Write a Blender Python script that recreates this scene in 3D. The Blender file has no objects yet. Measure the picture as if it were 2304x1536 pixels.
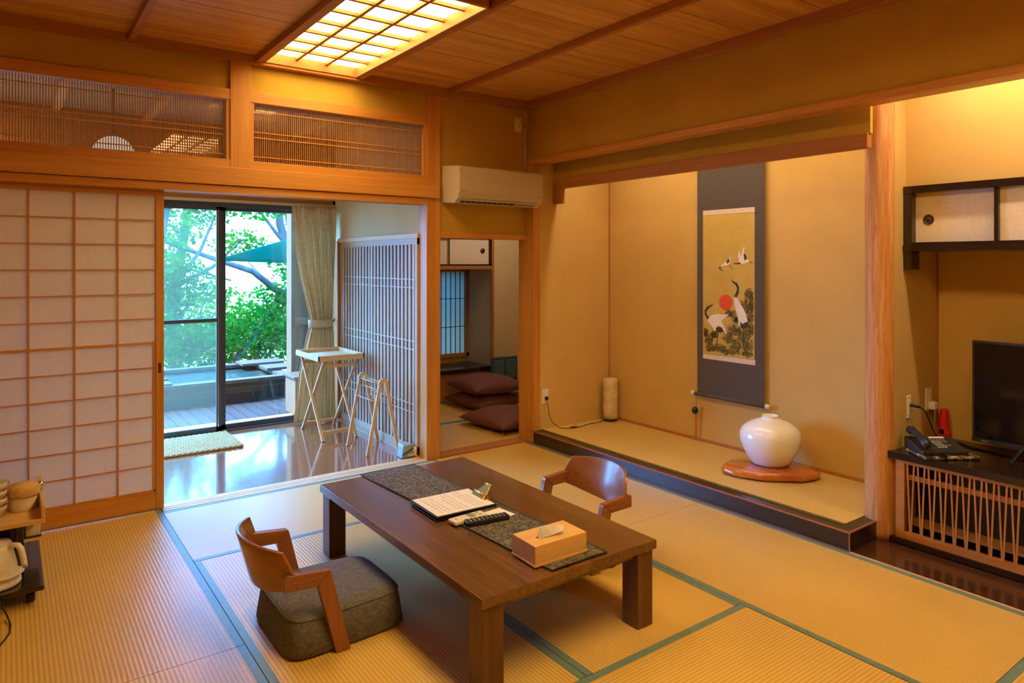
import bpy, bmesh, math, random
import numpy as np
from mathutils import Vector, Matrix

random.seed(7)
rng = np.random.default_rng(11)
SC = bpy.context.scene
COL = SC.collection
PI = math.pi

# ------------------------------------------------------------------ camera
EYE = 1.45
cd = bpy.data.cameras.new('camera')
cam = bpy.data.objects.new('camera', cd)
COL.objects.link(cam)
cd.sensor_width = 36.0
cd.lens = 1555.0 / 2304.0 * 36.0
cd.shift_y = -178.0 / 2304.0
cd.clip_start = 0.05
cd.clip_end = 200
cam.location = (0, 0, EYE)
AX = math.atan2(3280 - 1152, 1555.0)          # angle of the +x axis from the view axis
cam.rotation_euler = (PI / 2, 0, AX - PI / 2)
SC.camera = cam

# ------------------------------------------------------------------ view, world, sun
SC.view_settings.view_transform = 'Standard'
SC.view_settings.look = 'None'
SC.view_settings.exposure = 1.12
SC.view_settings.gamma = 1.0
SC.view_settings.use_curve_mapping = False
try:
    SC.cycles.max_bounces = 10
    SC.cycles.diffuse_bounces = 6
    SC.cycles.glossy_bounces = 4
    SC.cycles.transparent_max_bounces = 16
    SC.cycles.sample_clamp_indirect = 6.0
    SC.cycles.caustics_reflective = False
    SC.cycles.caustics_refractive = False
    SC.cycles.use_denoising = True
except Exception:
    pass

WORLD_STRENGTH = 18.0
LAMP_COLOR = (1.0, 0.685, 0.27)
LAMP_STRENGTH = 6.0
LAMP2_STRENGTH = 13.0
STRIP_COLOR = (1.0, 0.78, 0.52)
w = bpy.data.worlds.new('sky')
SC.world = w
w.use_nodes = True
bg = w.node_tree.nodes['Background']
bg.inputs['Color'].default_value = (0.12, 0.40, 1.0, 1)
bg.inputs['Strength'].default_value = WORLD_STRENGTH

def add_light(name, kind, loc, energy, color, rot=(0, 0, 0), size=(1, 1), angle=0.01):
    ld = bpy.data.lights.new(name, kind)
    ld.energy = energy
    ld.color = color
    if kind == 'AREA':
        ld.shape = 'RECTANGLE'
        ld.size, ld.size_y = size
    if kind == 'SUN':
        ld.angle = angle
    o = bpy.data.objects.new(name, ld)
    o.location = loc
    o.rotation_euler = rot
    COL.objects.link(o)
    return o

def aim(o, d):
    o.rotation_euler = Vector(d).to_track_quat('-Z', 'Y').to_euler()

sun = add_light('sun', 'SUN', (6, 14, 12), 13.0, (1.0, 0.95, 0.75), angle=0.02)
aim(sun, (0.75, -0.10, -1.0))
# light strips that the alcoves hide behind their hanging walls
st1 = add_light('alcove_light_strip', 'AREA', (3.70, 2.98, 2.44), 7.0, STRIP_COLOR, size=(0.05, 2.3))
st1.rotation_euler = (0, -0.18, 0)
st2 = add_light('niche_light_strip', 'AREA', (3.60, 0.75, 2.46), 8.0, STRIP_COLOR, size=(0.05, 1.7))
st2.rotation_euler = (0, -0.12, 0)

# ------------------------------------------------------------------ materials
def new_mat(name):
    m = bpy.data.materials.new(name)
    m.use_nodes = True
    nt = m.node_tree
    return m, nt, nt.nodes['Principled BSDF']

def rgb(*c):
    return tuple(c) + (1.0,)

def s2l(r, g, b):
    f = lambda v: (v / 255 / 12.92) if v / 255 <= 0.04045 else ((v / 255 + 0.055) / 1.055) ** 2.4
    return (f(r), f(g), f(b))

def set_spec(p, rough, spec=0.5, coat=0.0, metal=0.0):
    p.inputs['Roughness'].default_value = rough
    p.inputs['Specular IOR Level'].default_value = spec
    p.inputs['Coat Weight'].default_value = coat
    p.inputs['Coat Roughness'].default_value = 0.08
    p.inputs['Metallic'].default_value = metal

def coords(nt, scale, offset_random=True):
    tc = nt.nodes.new('ShaderNodeTexCoord')
    mp = nt.nodes.new('ShaderNodeMapping')
    mp.inputs['Scale'].default_value = scale
    if offset_random:
        oi = nt.nodes.new('ShaderNodeObjectInfo')
        mu = nt.nodes.new('ShaderNodeVectorMath'); mu.operation = 'SCALE'
        cb = nt.nodes.new('ShaderNodeCombineXYZ')
        for i in range(3):
            nt.links.new(oi.outputs['Random'], cb.inputs[i])
        nt.links.new(cb.outputs[0], mu.inputs[0])
        mu.inputs['Scale'].default_value = 37.0
        ad = nt.nodes.new('ShaderNodeVectorMath'); ad.operation = 'ADD'
        nt.links.new(tc.outputs['Object'], ad.inputs[0])
        nt.links.new(mu.outputs[0], ad.inputs[1])
        nt.links.new(ad.outputs[0], mp.inputs['Vector'])
    else:
        nt.links.new(tc.outputs['Object'], mp.inputs['Vector'])
    return mp

def noise(nt, mp, scale=1.0, detail=5.0, rough=0.6, dist=0.0):
    n = nt.nodes.new('ShaderNodeTexNoise')
    n.inputs['Scale'].default_value = scale
    n.inputs['Detail'].default_value = detail
    n.inputs['Roughness'].default_value = rough
    n.inputs['Distortion'].default_value = dist
    nt.links.new(mp.outputs[0], n.inputs['Vector'])
    return n

def ramp(nt, src, stops):
    r = nt.nodes.new('ShaderNodeValToRGB')
    el = r.color_ramp.elements
    while len(el) < len(stops):
        el.new(0.5)
    for e, (p, c) in zip(el, stops):
        e.position = p
        e.color = rgb(*c)
    nt.links.new(src, r.inputs[0])
    return r

def bump(nt, p, src, strength=0.2, dist=0.001):
    b = nt.nodes.new('ShaderNodeBump')
    b.inputs['Strength'].default_value = strength
    b.inputs['Distance'].default_value = dist
    nt.links.new(src, b.inputs['Height'])
    nt.links.new(b.outputs[0], p.inputs['Normal'])
    return b

def plain(name, c, rough=0.5, spec=0.5, coat=0.0, metal=0.0, grain=0.06, gscale=60):
    m, nt, p = new_mat(name)
    mp = coords(nt, (gscale,) * 3)
    n = noise(nt, mp, 1.0, 3)
    a = tuple(max(0, x * (1 - grain)) for x in c)
    b = tuple(min(1, x * (1 + grain)) for x in c)
    r = ramp(nt, n.outputs['Fac'], [(0.3, a), (0.7, b)])
    nt.links.new(r.outputs[0], p.inputs['Base Color'])
    set_spec(p, rough, spec, coat, metal)
    return m

def wood(name, dark, light, axis='X', rough=0.5, spec=0.4, coat=0.0, freq=16.0, contrast=(0.35, 0.65), bumpy=0.05):
    m, nt, p = new_mat(name)
    def sc(f, l):
        return tuple(l if a == axis else f for a in 'XYZ')
    mp = coords(nt, sc(freq, freq * 0.05))
    n = noise(nt, mp, 1.0, 6, 0.65, 0.6)
    mp2 = coords(nt, sc(freq * 9, freq * 0.25))
    n2 = noise(nt, mp2, 1.0, 3, 0.6)
    mx = nt.nodes.new('ShaderNodeMix'); mx.data_type = 'FLOAT'
    mx.inputs[0].default_value = 0.3
    nt.links.new(n.outputs['Fac'], mx.inputs[2])
    nt.links.new(n2.outputs['Fac'], mx.inputs[3])
    r = ramp(nt, mx.outputs[0], [(contrast[0], dark), (contrast[1], light)])
    nt.links.new(r.outputs[0], p.inputs['Base Color'])
    if bumpy:
        bump(nt, p, n2.outputs['Fac'], bumpy, 0.002)
    set_spec(p, rough, spec, coat)
    return m

def plaster(name, c, var=0.07):
    m, nt, p = new_mat(name)
    mp = coords(nt, (3, 3, 3), False)
    n = noise(nt, mp, 1.0, 3)
    mp2 = coords(nt, (320, 320, 160), False)
    n2 = noise(nt, mp2, 1.0, 3)
    mx = nt.nodes.new('ShaderNodeMix'); mx.data_type = 'FLOAT'
    mx.inputs[0].default_value = 0.45
    nt.links.new(n.outputs['Fac'], mx.inputs[2]); nt.links.new(n2.outputs['Fac'], mx.inputs[3])
    a = tuple(x * (1 - var) for x in c); b = tuple(min(1, x * (1 + var)) for x in c)
    r = ramp(nt, mx.outputs[0], [(0.35, a), (0.65, b)])
    nt.links.new(r.outputs[0], p.inputs['Base Color'])
    bump(nt, p, n2.outputs['Fac'], 0.12, 0.001)
    set_spec(p, 0.9, 0.15)
    return m

def tatami(name, axis, c=(0.74, 0.49, 0.13), pitch=0.0155):
    """Woven rush: ridges that run along AXIS."""
    m, nt, p = new_mat(name)
    tc = nt.nodes.new('ShaderNodeTexCoord')
    sp = nt.nodes.new('ShaderNodeSeparateXYZ')
    nt.links.new(tc.outputs['Object'], sp.inputs[0])
    across = 'Y' if axis == 'X' else 'X'
    mul = nt.nodes.new('ShaderNodeMath'); mul.operation = 'MULTIPLY'
    mul.inputs[1].default_value = 2 * PI / pitch
    nt.links.new(sp.outputs[across], mul.inputs[0])
    sn = nt.nodes.new('ShaderNodeMath'); sn.operation = 'SINE'
    nt.links.new(mul.outputs[0], sn.inputs[0])
    nrm = nt.nodes.new('ShaderNodeMath'); nrm.operation = 'MULTIPLY_ADD'
    nrm.inputs[1].default_value = 0.5; nrm.inputs[2].default_value = 0.5
    nt.links.new(sn.outputs[0], nrm.inputs[0])
    mp = coords(nt, (30, 420, 1) if axis == 'Y' else (420, 30, 1), False)
    n = noise(nt, mp, 1.0, 3)
    mp3 = coords(nt, (1.6, 1.6, 1), False)
    n3 = noise(nt, mp3, 1.0, 2)
    mx = nt.nodes.new('ShaderNodeMix'); mx.data_type = 'FLOAT'
    mx.inputs[0].default_value = 0.45
    nt.links.new(n.outputs['Fac'], mx.inputs[2]); nt.links.new(n3.outputs['Fac'], mx.inputs[3])
    r = ramp(nt, mx.outputs[0], [(0.3, tuple(x * 0.86 for x in c)), (0.7, tuple(x * 1.1 for x in c))])
    gr = ramp(nt, nrm.outputs[0], [(0.0, (0.74, 0.68, 0.60)), (0.5, (1, 1, 1))])  # shading of the grooves between ridges, multiplied into the rush colour
    mm = nt.nodes.new('ShaderNodeMix'); mm.data_type = 'RGBA'; mm.blend_type = 'MULTIPLY'
    mm.inputs[0].default_value = 1.0
    nt.links.new(r.outputs[0], mm.inputs[6]); nt.links.new(gr.outputs[0], mm.inputs[7])
    nt.links.new(mm.outputs[2], p.inputs['Base Color'])
    bump(nt, p, nrm.outputs[0], 0.35, 0.0012)
    set_spec(p, 0.38, 0.5)
    p.inputs['IOR'].default_value = 1.55
    return m

def fabric(name, c1, c2, scale=260, rough=0.9):
    m, nt, p = new_mat(name)
    a = coords(nt, (scale, scale * 0.12, scale), False); n = noise(nt, a, 1.0, 2)
    b = coords(nt, (scale * 0.12, scale, scale * 0.3), False); n2 = noise(nt, b, 1.0, 2)
    mx = nt.nodes.new('ShaderNodeMix'); mx.data_type = 'FLOAT'
    mx.inputs[0].default_value = 0.5
    nt.links.new(n.outputs['Fac'], mx.inputs[2]); nt.links.new(n2.outputs['Fac'], mx.inputs[3])
    r = ramp(nt, mx.outputs[0], [(0.36, c1), (0.64, c2)])
    nt.links.new(r.outputs[0], p.inputs['Base Color'])
    bump(nt, p, mx.outputs[0], 0.2, 0.001)
    set_spec(p, rough, 0.2)
    return m

def speckle(name, stops, scale=90, rough=0.85, stretch=(1, 1, 1)):
    m, nt, p = new_mat(name)
    mp = coords(nt, tuple(scale * s for s in stretch), False)
    n = noise(nt, mp, 1.0, 4, 0.7)
    r = ramp(nt, n.outputs['Fac'], stops)
    nt.links.new(r.outputs[0], p.inputs['Base Color'])
    bump(nt, p, n.outputs['Fac'], 0.1, 0.001)
    set_spec(p, rough, 0.3)
    return m

def glass(name, tint=(1, 1, 1), ior=1.5, haze=0.0, haze_c=(0.8, 0.9, 1)):
    m = bpy.data.materials.new(name); m.use_nodes = True
    nt = m.node_tree; nt.nodes.clear()
    out = nt.nodes.new('ShaderNodeOutputMaterial')
    tr = nt.nodes.new('ShaderNodeBsdfTransparent'); tr.inputs[0].default_value = rgb(*tint)
    gl = nt.nodes.new('ShaderNodeBsdfGlossy'); gl.inputs['Roughness'].default_value = 0.0
    fr = nt.nodes.new('ShaderNodeFresnel')
    ge = nt.nodes.new('ShaderNodeNewGeometry')             # same reflectance on both faces of the thin pane
    mi = nt.nodes.new('ShaderNodeMix'); mi.data_type = 'FLOAT'
    mi.inputs[2].default_value = ior; mi.inputs[3].default_value = 1.0 / ior
    nt.links.new(ge.outputs['Backfacing'], mi.inputs[0]); nt.links.new(mi.outputs[0], fr.inputs[0])
    mx = nt.nodes.new('ShaderNodeMixShader')
    nt.links.new(fr.outputs[0], mx.inputs[0]); nt.links.new(tr.outputs[0], mx.inputs[1]); nt.links.new(gl.outputs[0], mx.inputs[2])
    last = mx
    if haze:
        df = nt.nodes.new('ShaderNodeBsdfTranslucent'); df.inputs[0].default_value = rgb(*haze_c)
        m2 = nt.nodes.new('ShaderNodeMixShader'); m2.inputs[0].default_value = haze
        nt.links.new(mx.outputs[0], m2.inputs[1]); nt.links.new(df.outputs[0], m2.inputs[2])
        last = m2
    nt.links.new(last.outputs[0], out.inputs[0])
    return m

def paper(name, c, trans=0.5):
    m = bpy.data.materials.new(name); m.use_nodes = True
    nt = m.node_tree; nt.nodes.clear()
    out = nt.nodes.new('ShaderNodeOutputMaterial')
    mp = coords(nt, (40, 40, 40), False); n = noise(nt, mp, 1.0, 4)
    r = ramp(nt, n.outputs['Fac'], [(0.3, tuple(x * 0.94 for x in c)), (0.7, c)])
    a = nt.nodes.new('ShaderNodeBsdfDiffuse'); b = nt.nodes.new('ShaderNodeBsdfTranslucent')
    nt.links.new(r.outputs[0], a.inputs[0]); nt.links.new(r.outputs[0], b.inputs[0])
    mx = nt.nodes.new('ShaderNodeMixShader'); mx.inputs[0].default_value = trans
    nt.links.new(a.outputs[0], mx.inputs[1]); nt.links.new(b.outputs[0], mx.inputs[2])
    nt.links.new(mx.outputs[0], out.inputs[0])
    return m

def emit(name, c, strength):
    m = bpy.data.materials.new(name); m.use_nodes = True
    nt = m.node_tree; nt.nodes.clear()
    out = nt.nodes.new('ShaderNodeOutputMaterial')
    e = nt.nodes.new('ShaderNodeEmission')
    e.inputs[0].default_value = rgb(*c); e.inputs[1].default_value = strength
    nt.links.new(e.outputs[0], out.inputs[0])
    return m

def leafmat(name, c1, c2, trans=0.45):
    m = bpy.data.materials.new(name); m.use_nodes = True
    nt = m.node_tree; nt.nodes.clear()
    out = nt.nodes.new('ShaderNodeOutputMaterial')
    mp = coords(nt, (2.2, 2.2, 2.2), False); n = noise(nt, mp, 1.0, 4)
    r = ramp(nt, n.outputs['Fac'], [(0.35, c1), (0.65, c2)])
    a = nt.nodes.new('ShaderNodeBsdfDiffuse'); b = nt.nodes.new('ShaderNodeBsdfTranslucent')
    nt.links.new(r.outputs[0], a.inputs[0]); nt.links.new(r.outputs[0], b.inputs[0])
    mx = nt.nodes.new('ShaderNodeMixShader'); mx.inputs[0].default_value = trans
    nt.links.new(a.outputs[0], mx.inputs[1]); nt.links.new(b.outputs[0], mx.inputs[2])
    nt.links.new(mx.outputs[0], out.inputs[0])
    return m

CEDAR_D, CEDAR_L = (0.48, 0.185, 0.030), (0.66, 0.315, 0.07)
M = {}
M['plaster'] = plaster('ochre_plaster', (0.52, 0.325, 0.052))
M['plaster_alcove'] = plaster('alcove_plaster', (0.60, 0.395, 0.125))
M['plaster_grey'] = plaster('pale_plaster', (0.62, 0.48, 0.25))
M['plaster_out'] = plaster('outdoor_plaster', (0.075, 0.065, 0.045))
for a in 'XYZ':
    M['cedar' + a] = wood('cedar_wood_' + a, CEDAR_D, CEDAR_L, a, 0.42, 0.4)
    M['brown' + a] = wood('brown_beam_wood_' + a, (0.36, 0.13, 0.03), (0.48, 0.20, 0.055), a, 0.5, 0.3)
    M['amber' + a] = wood('amber_wood_' + a, (0.40, 0.135, 0.022), (0.55, 0.215, 0.04), a, 0.42, 0.4)
    M['pale' + a] = wood('pale_wood_' + a, (0.62, 0.40, 0.18), (0.78, 0.56, 0.30), a, 0.5, 0.35)
    M['dark' + a] = wood('dark_lacquer_' + a, (0.012, 0.007, 0.005), (0.03, 0.014, 0.008), a, 0.22, 0.5, 0.3)
    M['slat' + a] = wood('slat_wood_' + a, (0.42, 0.29, 0.175), (0.56, 0.425, 0.29), a, 0.5, 0.3)
M['gapboard'] = wood('shadow_brown_board', (0.045, 0.017, 0.008), (0.075, 0.028, 0.012), 'Z')  # shade of the gaps between the slats is put into this board's colour
M['ceil'] = wood('ceiling_board_wood', (0.46, 0.20, 0.038), (0.76, 0.41, 0.11), 'X', 0.4, 0.4, 0.0, 11, (0.36, 0.62))
M['engawa_floor'] = wood('polished_floor_wood', (0.26, 0.078, 0.028), (0.40, 0.135, 0.050), 'X', 0.16, 0.6, 0.6, 14, bumpy=0.02)
M['engawa_floor'].node_tree.nodes['Principled BSDF'].inputs['Coat IOR'].default_value = 2.1
M['engawa_floor'].node_tree.nodes['Principled BSDF'].inputs['Coat Weight'].default_value = 1.0
M['dark_floor'] = wood('dark_floor_wood', (0.035, 0.013, 0.007), (0.085, 0.03, 0.014), 'Y', 0.18, 0.5, 0.4, 14, bumpy=0.02)
M['table'] = wood('walnut_stain', (0.085, 0.032, 0.009), (0.185, 0.084, 0.024), 'Y', 0.27, 0.6, 0.25, 9)
M['table_leg'] = wood('walnut_stain_leg', (0.08, 0.03, 0.009), (0.165, 0.068, 0.02), 'Z', 0.4, 0.5, 0.05, 9)
M['chair'] = wood('chair_walnut', (0.20, 0.065, 0.02), (0.36, 0.13, 0.042), 'X', 0.35, 0.5, 0.15, 14)
M['chairY'] = wood('chair_walnut_back', (0.20, 0.065, 0.02), (0.36, 0.13, 0.042), 'Y', 0.3, 0.5, 0.25, 10)
M['tatX'] = tatami('tatami_rush_x', 'X')
M['tatY'] = tatami('tatami_rush_y', 'Y')
M['toko_mat'] = tatami('alcove_rush', 'Y', (0.68, 0.48, 0.15), 0.006)
M['heri'] = fabric('green_cloth_border', (0.11, 0.20, 0.19), (0.19, 0.29, 0.26), 300, 0.42)
M['heri'].node_tree.nodes['Principled BSDF'].inputs['Specular IOR Level'].default_value = 0.7
M['heri_gold'] = fabric('olive_cloth_border', (0.05, 0.04, 0.01), (0.2, 0.16, 0.04), 200)
M['lacquer'] = plain('black_brown_lacquer', (0.022, 0.012, 0.008), 0.25, 0.5, 0.3)
M['lac_edge'] = wood('rubbed_lacquer_edge', (0.28, 0.09, 0.04), (0.42, 0.15, 0.07), 'Y', 0.4)
M['shoji'] = paper('shoji_paper', (0.82, 0.735, 0.65), 0.18)
M['shoji_win'] = paper('window_paper', (0.64, 0.86, 0.80), 0.20)
M['fusuma'] = plain('cream_door_paper', (0.72, 0.60, 0.44), 0.8, 0.2)
M['white'] = plain('white_plastic', (0.80, 0.76, 0.68), 0.35, 0.5)
M['cream'] = plain('cream_plastic', (0.58, 0.49, 0.37), 0.35, 0.5)
M['ivory'] = plain('ivory_plastic', (0.74, 0.68, 0.52), 0.4, 0.5)
M['black'] = plain('black_plastic', (0.012, 0.012, 0.014), 0.35, 0.5)
M['charcoal'] = plain('charcoal_plastic', (0.022, 0.023, 0.030), 0.35, 0.5)
M['grey'] = plain('grey_plastic', (0.25, 0.25, 0.25), 0.4)
M['steel'] = plain('steel', (0.65, 0.65, 0.65), 0.25, 0.5, 0, 1.0)
M['gold'] = plain('brass', (0.80, 0.55, 0.14), 0.25, 0.5, 0, 1.0)
M['bronze'] = plain('dark_bronze', (0.10, 0.07, 0.045), 0.4, 0.5, 0, 0.8)
M['winframe'] = plain('bronze_aluminium', (0.06, 0.065, 0.075), 0.45, 0.5)
M['paper'] = plain('white_paper', (0.84, 0.80, 0.74), 0.8, 0.2)
M['tissue'] = paper('thin_tissue', (0.90, 0.87, 0.82), 0.5)
M['ink'] = plain('grey_ink', (0.22, 0.2, 0.2), 0.8, 0.2)
M['glass'] = glass('window_glass')
M['glass_haze'] = glass('screened_window_glass', (0.9, 0.95, 0.97), 1.5, 0.03, (0.9, 0.95, 0.6))
M['glass_ranma'] = glass('transom_glass', (0.92, 0.92, 0.92), 2.0)
M['clear'] = glass('clear_wrap', (0.96, 0.96, 0.96), 1.5)
M['lamp'] = emit('lit_lamp_paper', LAMP_COLOR, LAMP_STRENGTH)
M['lamp2'] = emit('lit_second_lamp_paper', LAMP_COLOR, LAMP2_STRENGTH)
M['globe'] = emit('globe_added_glow', (1.0, 0.86, 0.66), 0.32)  # faint glow added to a globe that hangs unlit
M['veranda_fill'] = emit('veranda_fill_glow', (1.0, 0.78, 0.50), 14.0)
M['small_room_fill'] = emit('small_room_fill_glow', (1.0, 0.84, 0.66), 8.0)
M['red'] = plain('red_plastic', (0.75, 0.02, 0.02), 0.3)
M['led'] = plain('dark_screen', (0.006, 0.005, 0.006), 0.08, 0.5)
M['cushion'] = fabric('grey_cushion_weave', (0.085, 0.08, 0.08), (0.19, 0.185, 0.18), 300)
M['purple'] = fabric('plum_cushion_cloth', (0.16, 0.062, 0.055), (0.21, 0.085, 0.075), 300)
M['curtain'] = fabric('beige_curtain_weave', (0.66, 0.52, 0.31), (0.84, 0.70, 0.46), 90)
_nt = M['curtain'].node_tree
_p = _nt.nodes['Principled BSDF']; _o = next(n for n in _nt.nodes if n.type == 'OUTPUT_MATERIAL')
_tl = _nt.nodes.new('ShaderNodeBsdfTranslucent'); _mxs = _nt.nodes.new('ShaderNodeMixShader')
_src = _p.inputs['Base Color'].links[0].from_socket
_nt.links.new(_src, _tl.inputs[0]); _mxs.inputs[0].default_value = 0.30
_nt.links.new(_p.outputs[0], _mxs.inputs[1]); _nt.links.new(_tl.outputs[0], _mxs.inputs[2]); _nt.links.new(_mxs.outputs[0], _o.inputs[0])
M['runner'] = speckle('mottled_runner_cloth', [(0.36, (0.035, 0.032, 0.028)), (0.5, (0.10, 0.09, 0.07)), (0.62, (0.25, 0.21, 0.12))], 85)
M['runner_hem'] = plain('dark_hem', (0.02, 0.018, 0.018), 0.9)
M['box_wood'] = wood('light_box_wood', (0.62, 0.36, 0.12), (0.76, 0.48, 0.19), 'X', 0.5, 0.3, 0, 16)
M['rubberwood'] = wood('raw_light_wood', (0.60, 0.38, 0.18), (0.78, 0.53, 0.28), 'Z', 0.5, 0.3, 0, 16)
M['ceramic'] = plain('crackled_white_glaze', (0.86, 0.85, 0.82), 0.18, 0.5, 0.4, 0, 0.06, 180)
M['burl'] = wood('glossy_burl_wood', (0.34, 0.075, 0.012), (0.66, 0.20, 0.035), 'Y', 0.15, 0.5, 0.7, 9, (0.3, 0.7))
M['lantern'] = speckle('marbled_lamp_shade', [(0.3, (0.42, 0.30, 0.14)), (0.5, (0.62, 0.48, 0.26)), (0.7, (0.72, 0.60, 0.38))], 14)
M['mount'] = fabric('slate_scroll_cloth', (0.080, 0.066, 0.056), (0.125, 0.105, 0.090), 380)
M['silk'] = speckle('gold_painted_silk', [(0.3, (0.52, 0.36, 0.07)), (0.7, (0.60, 0.43, 0.11))], 6)
M['band'] = speckle('pale_pink_brocade', [(0.4, (0.60, 0.46, 0.34)), (0.6, (0.75, 0.62, 0.50))], 160)
M['sunred'] = plain('vermilion_paint', (0.72, 0.08, 0.015), 0.8)
M['cranewhite'] = plain('white_feather_paint', (0.78, 0.72, 0.62), 0.8)
M['craneblack'] = plain('black_feather_paint', (0.05, 0.035, 0.02), 0.8)
M['pinepaint'] = speckle('ink_pine_paint', [(0.35, (0.035, 0.03, 0.012)), (0.65, (0.13, 0.11, 0.04))], 60)
M['pinewash'] = speckle('pale_ink_wash', [(0.35, (0.11, 0.095, 0.03)), (0.62, (0.33, 0.25, 0.06))], 55)
M['tassel'] = plain('orange_tassel', (0.55, 0.19, 0.03), 0.8)
M['pad'] = speckle('patchwork_pad_cloth', [(0.38, (0.02, 0.02, 0.018)), (0.5, (0.07, 0.06, 0.04)), (0.6, (0.5, 0.36, 0.18))], 34)
M['rope'] = speckle('braided_straw', [(0.3, (0.50, 0.40, 0.16)), (0.7, (0.76, 0.66, 0.36))], 60)
M['blueplastic'] = plain('blue_grey_plastic', (0.30, 0.42, 0.50), 0.4)
M['teal'] = paper('teal_shade_cloth', (0.010, 0.22, 0.18), 0.45)
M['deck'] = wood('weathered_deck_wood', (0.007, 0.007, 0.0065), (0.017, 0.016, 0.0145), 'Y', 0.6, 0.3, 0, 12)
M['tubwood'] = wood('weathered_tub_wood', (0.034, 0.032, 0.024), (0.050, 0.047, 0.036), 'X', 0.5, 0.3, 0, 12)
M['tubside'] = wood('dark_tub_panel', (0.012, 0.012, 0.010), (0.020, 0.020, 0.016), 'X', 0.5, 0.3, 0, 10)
M['ground'] = speckle('pale_gravel_soil', [(0.35, (0.06, 0.075, 0.04)), (0.65, (0.13, 0.14, 0.09))], 5)
M['bark'] = speckle('grey_bark', [(0.3, (0.035, 0.04, 0.035)), (0.7, (0.10, 0.105, 0.095))], 14, 0.9, (1, 1, 0.25))
M['leaf1'] = leafmat('bright_maple_leaf', (0.008, 0.11, 0.010), (0.032, 0.22, 0.020))
M['leaf2'] = leafmat('deep_green_leaf', (0.004, 0.060, 0.008), (0.014, 0.14, 0.014))
M['leaf3'] = leafmat('pale_green_leaf', (0.026, 0.11, 0.012), (0.085, 0.20, 0.022))
mw, ntw, pw = new_mat('bath_water')
pw.inputs['Base Color'].default_value = rgb(0.015, 0.04, 0.04)
set_spec(pw, 0.05, 0.6)
_mp = coords(ntw, (9, 9, 9), False); _n = noise(ntw, _mp, 1.0, 3); bump(ntw, pw, _n.outputs['Fac'], 0.15, 0.02)
M['water'] = mw

# ------------------------------------------------------------------ builders
W = {}                                                        # world matrices of what has been made

def props(o, label=None, cat=None, group=None, kind=None):
    if label: o['label'] = label
    if cat: o['category'] = cat
    if group: o['group'] = group
    if kind: o['kind'] = kind
    return o

def thing(name, label, cat, loc=(0, 0, 0), rz=0.0, group=None):
    o = bpy.data.objects.new(name, None)
    o.empty_display_size = 0.05
    o.location = loc
    o.rotation_euler = (0, 0, rz)
    COL.objects.link(o)
    W[o.name] = Matrix.Translation(loc) @ Matrix.Rotation(rz, 4, 'Z')
    return props(o, label, cat, group)

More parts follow.
